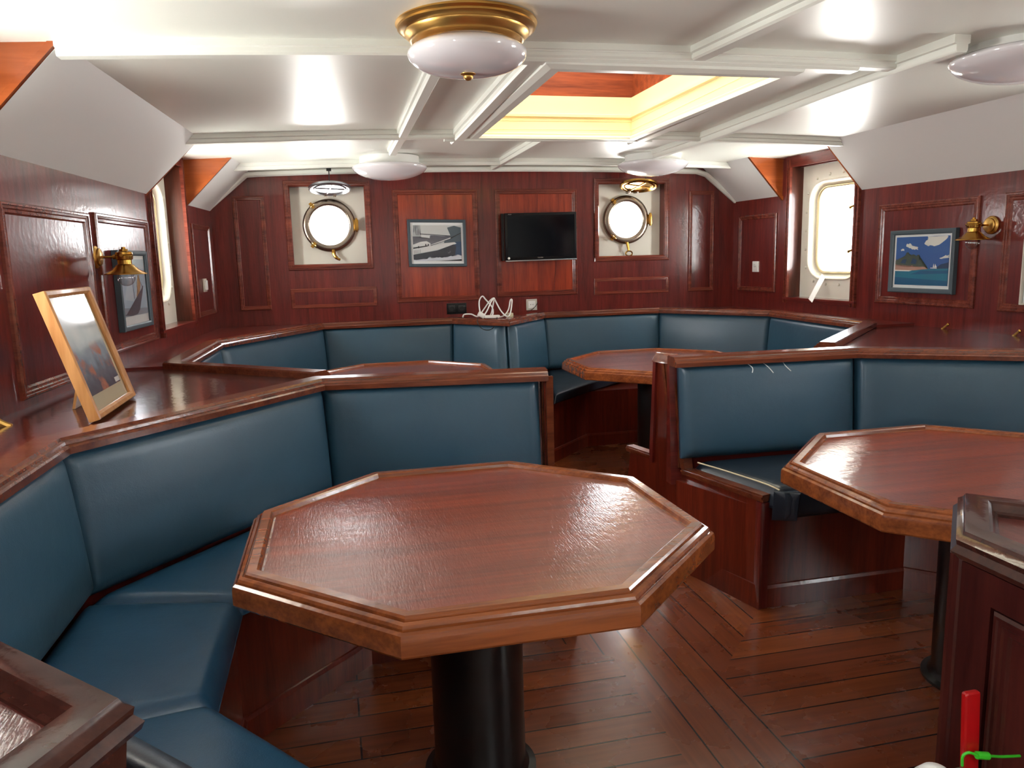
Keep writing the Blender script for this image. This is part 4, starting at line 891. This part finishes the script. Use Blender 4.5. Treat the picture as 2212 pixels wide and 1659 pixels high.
def sidep(side, y, z, off=0.018):
    def P(u, v, w): return V((wx(side, y + (-u if side > 0 else u), -(off + w)), y + (-u if side > 0 else u), z + v))
    return P
isl = [('i_sky', R01), ('i_cloud', [(0.54, 0.86), (0.60, 0.81), (0.74, 0.80), (0.88, 0.88), (0.96, 0.97), (0.96, 1.0), (0.60, 1.0), (0.60, 0.93)]), ('i_cloud', [(0.20, 0.80), (0.30, 0.75), (0.42, 0.73), (0.43, 0.78), (0.34, 0.80), (0.28, 0.87), (0.22, 0.86)]), ('i_cloud', [(0.10, 0.71), (0.16, 0.71), (0.15, 0.76), (0.10, 0.75)]),
       ('i_cloud', [(0.83, 0.55), (1, 0.56), (1, 0.62), (0.92, 0.60)]), ('i_hill', [(0.76, 0.34), (1, 0.34), (1, 0.47), (0.86, 0.43)]), ('i_sea', [(0, 0), (1, 0), (1, 0.35), (0, 0.30)]), ('i_deep', [(0, 0), (1, 0), (1, 0.10), (0, 0.16)]), ('i_deep', [(0.3, 0.22), (1, 0.25), (1, 0.31), (0.5, 0.30)]),
       ('i_trees', [(0, 0.36), (0.64, 0.34), (0.55, 0.42), (0.48, 0.50), (0.46, 0.63), (0.40, 0.60), (0.34, 0.64), (0.30, 0.60), (0.26, 0.67), (0.20, 0.66), (0.17, 0.58), (0.05, 0.54), (0, 0.50)]), ('i_hill', [(0.10, 0.46), (0.20, 0.44), (0.22, 0.54), (0.14, 0.53)]), ('i_hill', [(0.30, 0.45), (0.40, 0.43), (0.42, 0.52), (0.34, 0.56)]), ('i_rock', [(0, 0.31), (0.30, 0.30), (0.64, 0.34), (0.56, 0.38), (0.40, 0.37), (0.33, 0.41), (0.24, 0.37), (0.15, 0.42), (0.06, 0.38), (0, 0.44)]),
       ('i_white', [(0, 0.29), (0.28, 0.285), (0.34, 0.305), (0, 0.315)]), ('i_white', [(0.68, 0.35), (0.80, 0.345), (0.79, 0.365), (0.68, 0.362)]), ('i_white', [(0.725, 0.37), (0.755, 0.37), (0.735, 0.45)]), ('i_white', [(0.758, 0.37), (0.80, 0.37), (0.764, 0.445)])]
picture('framed_picture', 'slate framed picture of a tree covered island in a blue sea, right wall', sidep(1, 4.232, 1.409), (wx(1, 4.232), 4.232, 1.409), 0.512, 0.40, isl, None, (0.046, 0.046, 0.050, 0.044), fs=1.25)
drw = [('d_blue', R01), ('d_sea', [(0, 0), (1, 0), (1, 0.10), (0, 0.16)]), ('d_pale', [(0.08, 0.30), (0.45, 0.25), (0.42, 0.95)]), ('d_pale', [(0.50, 0.25), (0.78, 0.28), (0.60, 0.92)]), ('d_ochre', [(0.55, 0.22), (0.70, 0.34), (0.78, 0.55), (0.76, 0.74), (0.68, 0.70), (0.62, 0.50)]), ('d_hull', [(0.0, 0.04), (0.20, 0.05), (0.45, 0.12), (0.75, 0.34), (0.84, 0.50), (0.90, 0.52), (0.82, 0.36), (0.66, 0.10), (0.55, 0.02), (0.30, 0.0)]),
       ('d_hull', [(0.46, 0.30), (0.475, 0.30), (0.445, 0.98), (0.435, 0.98)]), ('d_hull', [(0.62, 0.30), (0.635, 0.30), (0.595, 0.92), (0.585, 0.92)]), ('d_hull', [(0.84, 0.50), (0.86, 0.50), (0.45, 0.97), (0.44, 0.97)])]
picture('framed_picture', 'slate framed blue drawing of a sailing boat behind the left brass lamp', sidep(-1, 4.36, 1.381), (wx(-1, 4.36), 4.36, 1.381), 0.455, 0.402, drw, None, (0.040, 0.040, 0.070, 0.045), fs=1.1)
picture('framed_picture', 'pale picture cut off by the right edge of the photo, mostly white mount', sidep(1, 3.30, 1.35), (wx(1, 3.30), 3.30, 1.35), 0.46, 0.36, [('d_pale', R01), ('d_sea', [(0, 0), (1, 0), (1, 0.3), (0, 0.4)]), ('d_hull', [(0.2, 0.2), (0.8, 0.22), (0.7, 0.35), (0.3, 0.3)])], None, (0.07, 0.07, 0.06, 0.06), fmat='plastic_grey', fs=0.4)
# leaning pine frame on the left shelf
lb0, lt0 = V((-0.785, 2.705, 1.004)), V((-0.905, 2.705, 1.426))
upv = (lt0 - lb0); lh = upv.length; upn = upv.normalized(); nrmL = V((upn.z, 0, -upn.x))
def PL_(u, v, w): return lb0 + V((0, 0.235 + u, 0)) + upn * (lh / 2 + v) + nrmL * w
def misty_glare_print():
    m, N, L, P = new_mat('misty_glare_print')
    t = N.new('ShaderNodeTexCoord'); sx = N.new('ShaderNodeSeparateXYZ'); L.new(t.outputs['UV'], sx.inputs[0])
    n = N.new('ShaderNodeTexNoise'); n.inputs['Scale'].default_value = 5; n.inputs['Detail'].default_value = 6; L.new(t.outputs['UV'], n.inputs['Vector'])
    a = N.new('ShaderNodeMath'); a.operation = 'MULTIPLY_ADD'; a.inputs[1].default_value = 0.5; L.new(n.outputs['Fac'], a.inputs[0]); L.new(sx.outputs['Y'], a.inputs[2])
    r_ = N.new('ShaderNodeValToRGB'); L.new(a.outputs[0], r_.inputs[0])
    e = r_.color_ramp.elements; e[0].position = 0.28; e[0].color = srgb(62, 78, 94); e[1].position = 1.05; e[1].color = srgb(214, 220, 224)  # pale end of the ramp paints glare over the top of the print
    for pos, c in ((0.45, (92, 112, 128)), (0.62, (142, 168, 184)), (0.82, (190, 206, 214))):
        k = e.new(pos); k.color = srgb(*c)
    n2 = N.new('ShaderNodeTexNoise'); n2.inputs['Scale'].default_value = 3.2; n2.inputs['Detail'].default_value = 4; L.new(t.outputs['UV'], n2.inputs['Vector'])
    mr = N.new('ShaderNodeMapRange'); mr.inputs[1].default_value = 0.50; mr.inputs[2].default_value = 0.60; L.new(n2.outputs['Fac'], mr.inputs[0])
    m2 = N.new('ShaderNodeMapRange'); m2.inputs[1].default_value = 0.55; m2.inputs[2].default_value = 0.40; L.new(sx.outputs['Y'], m2.inputs[0])
    mu = N.new('ShaderNodeMath'); mu.operation = 'MULTIPLY'; L.new(mr.outputs[0], mu.inputs[0]); L.new(m2.outputs[0], mu.inputs[1])
    mx = N.new('ShaderNodeMix'); mx.data_type = 'RGBA'; mx.inputs[7].default_value = srgb(198, 122, 92); L.new(mu.outputs[0], mx.inputs[0]); L.new(r_.outputs[0], mx.inputs[6]); L.new(mx.outputs[2], P.inputs['Base Color'])
    P.inputs['Roughness'].default_value = 0.6
    return m
M['misty_glare_print'] = misty_glare_print()
ab = [('misty_glare_print', R01)]
lf = picture('leaning_frame', 'pine framed misty abstract print leaning on the left triangular shelf', PL_, (lb0.x, lb0.y + 0.235, 1.0), 0.47, lh, ab, None, (0.050, 0.050, 0.075, 0.045), fmat='frame_wood', mcard='cream_card', fs=0.95, fd=1.2)
_pm = [o for o in bpy.data.objects if o.parent == lf and o.name.startswith('print')][0].data
_uv = _pm.uv_layers.new(name='UVMap')
for k, c_ in enumerate(((0, 0), (1, 0), (1, 1), (0, 1))):
    for l_ in _pm.loops:
        if l_.vertex_index == k: _uv.data[l_.index].uv = c_
cpn = MB(); cpn.panel(PL_, 0.12, 0.175, -lh / 2 + 0.080, -lh / 2 + 0.097, 0.0075, 0.0082); cpn.build('caption_slip', 'paper', lf, smooth=False)
es = MB(); es.hexa([PL_(0.07, 0.05, -0.012), PL_(0.15, 0.05, -0.012), PL_(0.15, 0.05, -0.018), PL_(0.07, 0.05, -0.018), V((-0.93, 3.01, 0.999)), V((-0.93, 3.09, 0.999)), V((-0.94, 3.09, 0.999)), V((-0.94, 3.01, 0.999))]); es.build('easel_strut', 'frame_wood', lf, smooth=False)

# ------------------------------------------------------------------ television
tv = thing('television', 'black flat screen television on the far wall between the portholes', 'television', (1.705, YF, 1.66))
def PT(u, v, w): return V((1.705 + u, YF - w + 0.0 * v, 1.665 + v + 0.010 * u))
b = MB(); b.panel(PT, -0.305, 0.308, -0.190, 0.192, 0.085, 0.115); b.bevel(0.006); b.build('bezel', 'black', tv)
b = MB(); b.panel(PT, -0.285, 0.290, -0.165, 0.172, 0.1152, 0.1165); b.build('screen', 'screen', tv, smooth=False)
b = MB(); b.panel(PT, -0.305, 0.308, -0.200, -0.190, 0.085, 0.118); b.bevel(0.003); b.build('silver_strip', 'steel', tv)
b = MB(); b.panel(PT, -0.16, 0.16, -0.12, 0.12, 0.0, 0.086); b.build('wall_mount', 'black', tv, smooth=False)
b = MB(); b.panel(PT, -0.328, -0.309, -0.190, 0.190, 0.06, 0.10); b.build('side_trim', 'black', tv, smooth=False)
b = MB(); b.lathe([(0.010, 0), (0.010, 0.002), (0.0, 0.003)], PT(-0.278, -0.172, 0.1166), (0, -1, 0), 16); b.build('badge', 'plastic_white', tv)
def lettering(txt, P, x, y, size, w, mat, parent, name='lettering'):
    cu = bpy.data.curves.new(name, 'FONT'); cu.body = txt; cu.size = size; cu.align_x = 'CENTER'; cu.align_y = 'CENTER'; cu.extrude = 0.0003
    to = bpy.data.objects.new('tmp', cu); COL.objects.link(to); bpy.context.view_layer.update()
    me = bpy.data.meshes.new_from_object(to.evaluated_get(bpy.context.evaluated_depsgraph_get())); bpy.data.objects.remove(to)
    off = world_loc(parent)
    for v in me.vertices: v.co = P(x + v.co.x, y + v.co.y, w + v.co.z) - off
    me.materials.clear(); me.materials.append(M[mat]); o = bpy.data.objects.new(name, me); COL.objects.link(o); o.parent = parent
lettering('TOSHIBA', PT, -0.01, -0.173, 0.012, 0.1168, 'plastic_grey', tv)
lettering('REGZA', PT, -0.262, 0.181, 0.009, 0.1156, 'plastic_grey', tv)

# ------------------------------------------------------------------ sockets and cables
def socket(P, base, w, h, label, plate, inner, n=1, name='wall_socket'):
    root = thing(name, label, 'socket', base)
    b = MB(); b.panel(P, -w / 2, w / 2, -h / 2, h / 2, 0.0, 0.010); b.bevel(0.003); b.build('face_plate', plate, root)
    for k in range(n):
        u = (k - (n - 1) / 2) * (w / n); i = MB(); s_ = min(w / n, h) * 0.33
        i.panel(P, u - s_, u + s_, -s_, s_, 0.010, 0.013); i.bevel(0.002); ins = i.build('insert', inner, root)
        c_ = MB(); c_.loops([[P(u + r * math.cos(2 * PI * q / 24), r * math.sin(2 * PI * q / 24), z) for q in range(24)] for r, z in ((s_ * 0.82, 0.0135), (s_ * 0.70, 0.0145), (s_ * 0.66, 0.0132), (0.0005, 0.0132))], True, False); c_.build('socket_well', inner, ins)
        for sx in (-1, 1):
            hl = MB(); hl.loops([[P(u + sx * s_ * 0.3 + r * math.cos(2 * PI * q / 10), r * math.sin(2 * PI * q / 10), 0.0138) for q in range(10)] for r in (s_ * 0.11, 0.0003)], True, False); hl.build('pin_hole', 'black', ins)
    return root
socket(lambda u, v, w: PF(1.640 + u, 1.098 + v, w), (1.640, YF, 1.098), 0.094, 0.094, 'pale grey wall socket with a white insert below the television', 'plastic_grey', 'plastic_white')
socket(lambda u, v, w: PF(0.995 + u, 1.090 + v, w), (0.995, YF, 1.090), 0.165, 0.090, 'black double wall socket left of the white cable', 'black', 'black_metal', 2)
socket(sidep(1, 6.005, 1.369, 0.004), (wx(1, 6.005), 6.005, 1.369), 0.088, 0.090, 'white wall socket on the small right wall panel beside the window', 'plastic_white', 'plastic_white')
sw = thing('light_switch', 'white switch on the narrow left wall panel beside the window', 'switch', (wx(-1, 5.955), 5.955, 1.355)); PS = sidep(-1, 5.955, 1.355, 0.004)
b = MB(); b.panel(PS, -0.045, 0.045, -0.048, 0.048, 0, 0.010); b.bevel(0.003); b.build('face_plate', 'plastic_grey', sw)
b = MB(); b.panel(PS, -0.022, 0.022, -0.034, 0.034, 0.010, 0.022); b.bevel(0.003); b.build('rocker', 'plastic_white', sw)
# white extension cable bundle lying on the notch ledge
ZL = 1.035
cb = thing('extension_cable', 'tangled white extension cable with upright loops on the far ledge', 'cable', (1.15, 6.05, ZL))
def fz(px, pz, y): return V((px, y, pz))
cabl = [(0.985, 1.045, 6.02), (1.0, 1.065, 6.03), (1.05, 1.068, 6.0), (1.10, 1.05, 5.98), (1.15, 1.10, 6.0), (1.21, 1.17, 6.02), (1.245, 1.185, 6.03), (1.235, 1.15, 6.02), (1.215, 1.08, 6.0), (1.20, 1.048, 5.98), (1.23, 1.04, 5.97), (1.30, 1.045, 5.97), (1.35, 1.09, 6.0), (1.372, 1.16, 6.02), (1.385, 1.17, 6.02), (1.38, 1.14, 6.0), (1.36, 1.07, 5.97), (1.33, 1.042, 5.95), (1.29, 1.08, 5.98), (1.25, 1.16, 6.0), (1.238, 1.182, 6.0), (1.21, 1.16, 5.99), (1.17, 1.09, 5.97), (1.13, 1.05, 5.96), (1.115, 1.10, 5.98), (1.118, 1.17, 6.0), (1.145, 1.205, 6.01), (1.17, 1.18, 6.01), (1.215, 1.12, 5.99), (1.222, 1.075, 5.98), (1.205, 1.045, 5.96)]
m = MB(); m.tube([fz(x, z - 0.003, y - 0.02) for x, z, y in cabl], 0.0055, 8, smooth_n=6); m.build('flex', 'plastic_white', cb)
m = MB(); m.box((1.125, 5.95, 1.058), (0.055, 0.035, 0.038), Matrix.Rotation(0.5, 3, 'Y')); m.bevel(0.006); m.build('plug', 'plastic_white', cb)
m = MB(); m.box((1.20, 5.90, 1.046), (0.12, 0.045, 0.022)); m.bevel(0.005); m.build('socket_block', 'plastic_white', cb)
m = MB(); m.box((1.385, 6.08, 1.034), (0.04, 0.05, 0.044), Matrix.Rotation(0.3, 3, 'Z')); m.bevel(0.006); tag(m.build('adapter_plug', 'cream_card'), 'small cream plug on the far ledge right of the white cable', 'plug')
m = MB(); m.tube([(1.10, 5.93, 1.038), (1.085, 5.88, 1.040), (1.075, 5.86, 1.01), (1.10, 5.83, 0.965), (1.14, 5.80, 0.95), (1.18, 5.79, 0.965), (1.21, 5.80, 1.01), (1.225, 5.83, 1.04), (1.24, 5.90, 1.038)], 0.0032, 6, smooth_n=6); tag(m.build('black_cable', 'cable_black'), 'thin black cable looping down over the far bench rail', 'cable')
m = MB(); m.tube([(1.69, YF - 0.016, 1.118), (1.675, YF - 0.02, 1.09), (1.64, YF - 0.03, 1.06), (1.58, YF - 0.08, 1.042)], 0.0028, 6, smooth_n=5); tag(m.build('black_cable', 'cable_black'), 'short black wire below the pale grey socket', 'cable')
m = MB(); m.tube([(1.865, YF - 0.008, 1.46), (1.858, YF - 0.007, 1.38), (1.845, YF - 0.007, 1.28), (1.838, YF - 0.008, 1.19)], 0.002, 6, smooth_n=4); tag(m.build('television_cable', 'mah_z'), 'thin brown wire hanging down the panel under the television', 'cable')

# ------------------------------------------------------------------ brass hooks on the walls
def hook(side, y, z, s, label):
    base = V((wx(side, y, -0.001), y, z)); nx = -side; root = thing('brass_hook', label, 'hook', base, 'brass wall hooks')
    m = MB(); m.lathe([(0.016 * s, 0), (0.016 * s, 0.004), (0.010 * s, 0.007), (0.0, 0.008)], base, (nx, 0, 0), 16); m.build('rose', 'brass_dull', root)
    m = MB(); m.tube([base + V((nx * 0.006, 0, 0)), base + V((nx * 0.03 * s, 0.0, -0.016 * s)), base + V((nx * 0.055 * s, 0, -0.034 * s)), base + V((nx * 0.075 * s, 0, -0.044 * s))], [0.008 * s, 0.011 * s, 0.011 * s, 0.007 * s], 10, smooth_n=4); m.build('hook_arm', 'brass', root)
hook(-1, 2.77, 1.045, 1.3, 'yellow brass hook tip at the left edge of the photo')
hook(1, 4.02, 1.022, 0.6, 'tiny brass hook low on the right wall under the island picture')
hook(1, 3.54, 1.022, 0.6, 'tiny brass hook low on the right wall at the right edge of the photo')

# ------------------------------------------------------------------ fire extinguisher at the right foreground
bx, by = 1.028, 1.000
ex = thing('fire_extinguisher', 'fire extinguisher with red lever and green seal in the bottom right corner', 'extinguisher', (bx, by, 0))
m = MB(); m.lathe([(0.060, 0.0), (0.062, 0.01), (0.062, 0.40), (0.058, 0.44), (0.045, 0.475), (0.025, 0.49), (0.022, 0.51)], (bx, by, 0), seg=40); m.build('cylinder', 'red', ex, sharp=0.9)
m = MB(); m.lathe([(0.022, 0.50), (0.022, 0.54), (0.018, 0.545), (0.018, 0.60)], (bx, by, 0), seg=24); m.build('valve', 'steel', ex)
m = MB(); m.lathe([(0.0, 0.612), (0.022, 0.606), (0.036, 0.590), (0.042, 0.570), (0.042, 0.53), (0.0, 0.52)], (bx - 0.062, by + 0.012, 0), seg=28); m.build('pressure_cap', 'plastic_white', ex, sharp=0.9)
m = MB(); rl = Matrix.Rotation(-0.06, 3, 'X'); m.box((bx - 0.004, by + 0.005, 0.672), (0.032, 0.014, 0.150), rl); m.bevel(0.007, 3); m.build('lever', 'red', ex)
m = MB(); m.tube([(bx - 0.042 + 0.022 * math.cos(2 * PI * k / 18), by - 0.014, 0.608 + 0.014 * math.sin(2 * PI * k / 18)) for k in range(18)], 0.003, 8, closed=True); m.build('pin_ring', 'steel', ex)
m = MB(); m.tube([(bx - 0.028, by - 0.008, 0.622), (bx - 0.030, by - 0.010, 0.642), (bx - 0.020, by - 0.012, 0.648), (bx - 0.006, by - 0.014, 0.642)], 0.0024, 8, smooth_n=5)
m.tube([(bx - 0.006, by - 0.014, 0.642), (bx + 0.016, by - 0.016, 0.638)], 0.0066, 10); m.tube([(bx + 0.016, by - 0.016, 0.638), (bx + 0.045, by - 0.014, 0.630), (bx + 0.085, by - 0.014, 0.624)], 0.0024, 8, smooth_n=5); m.build('safety_seal', 'green', ex)
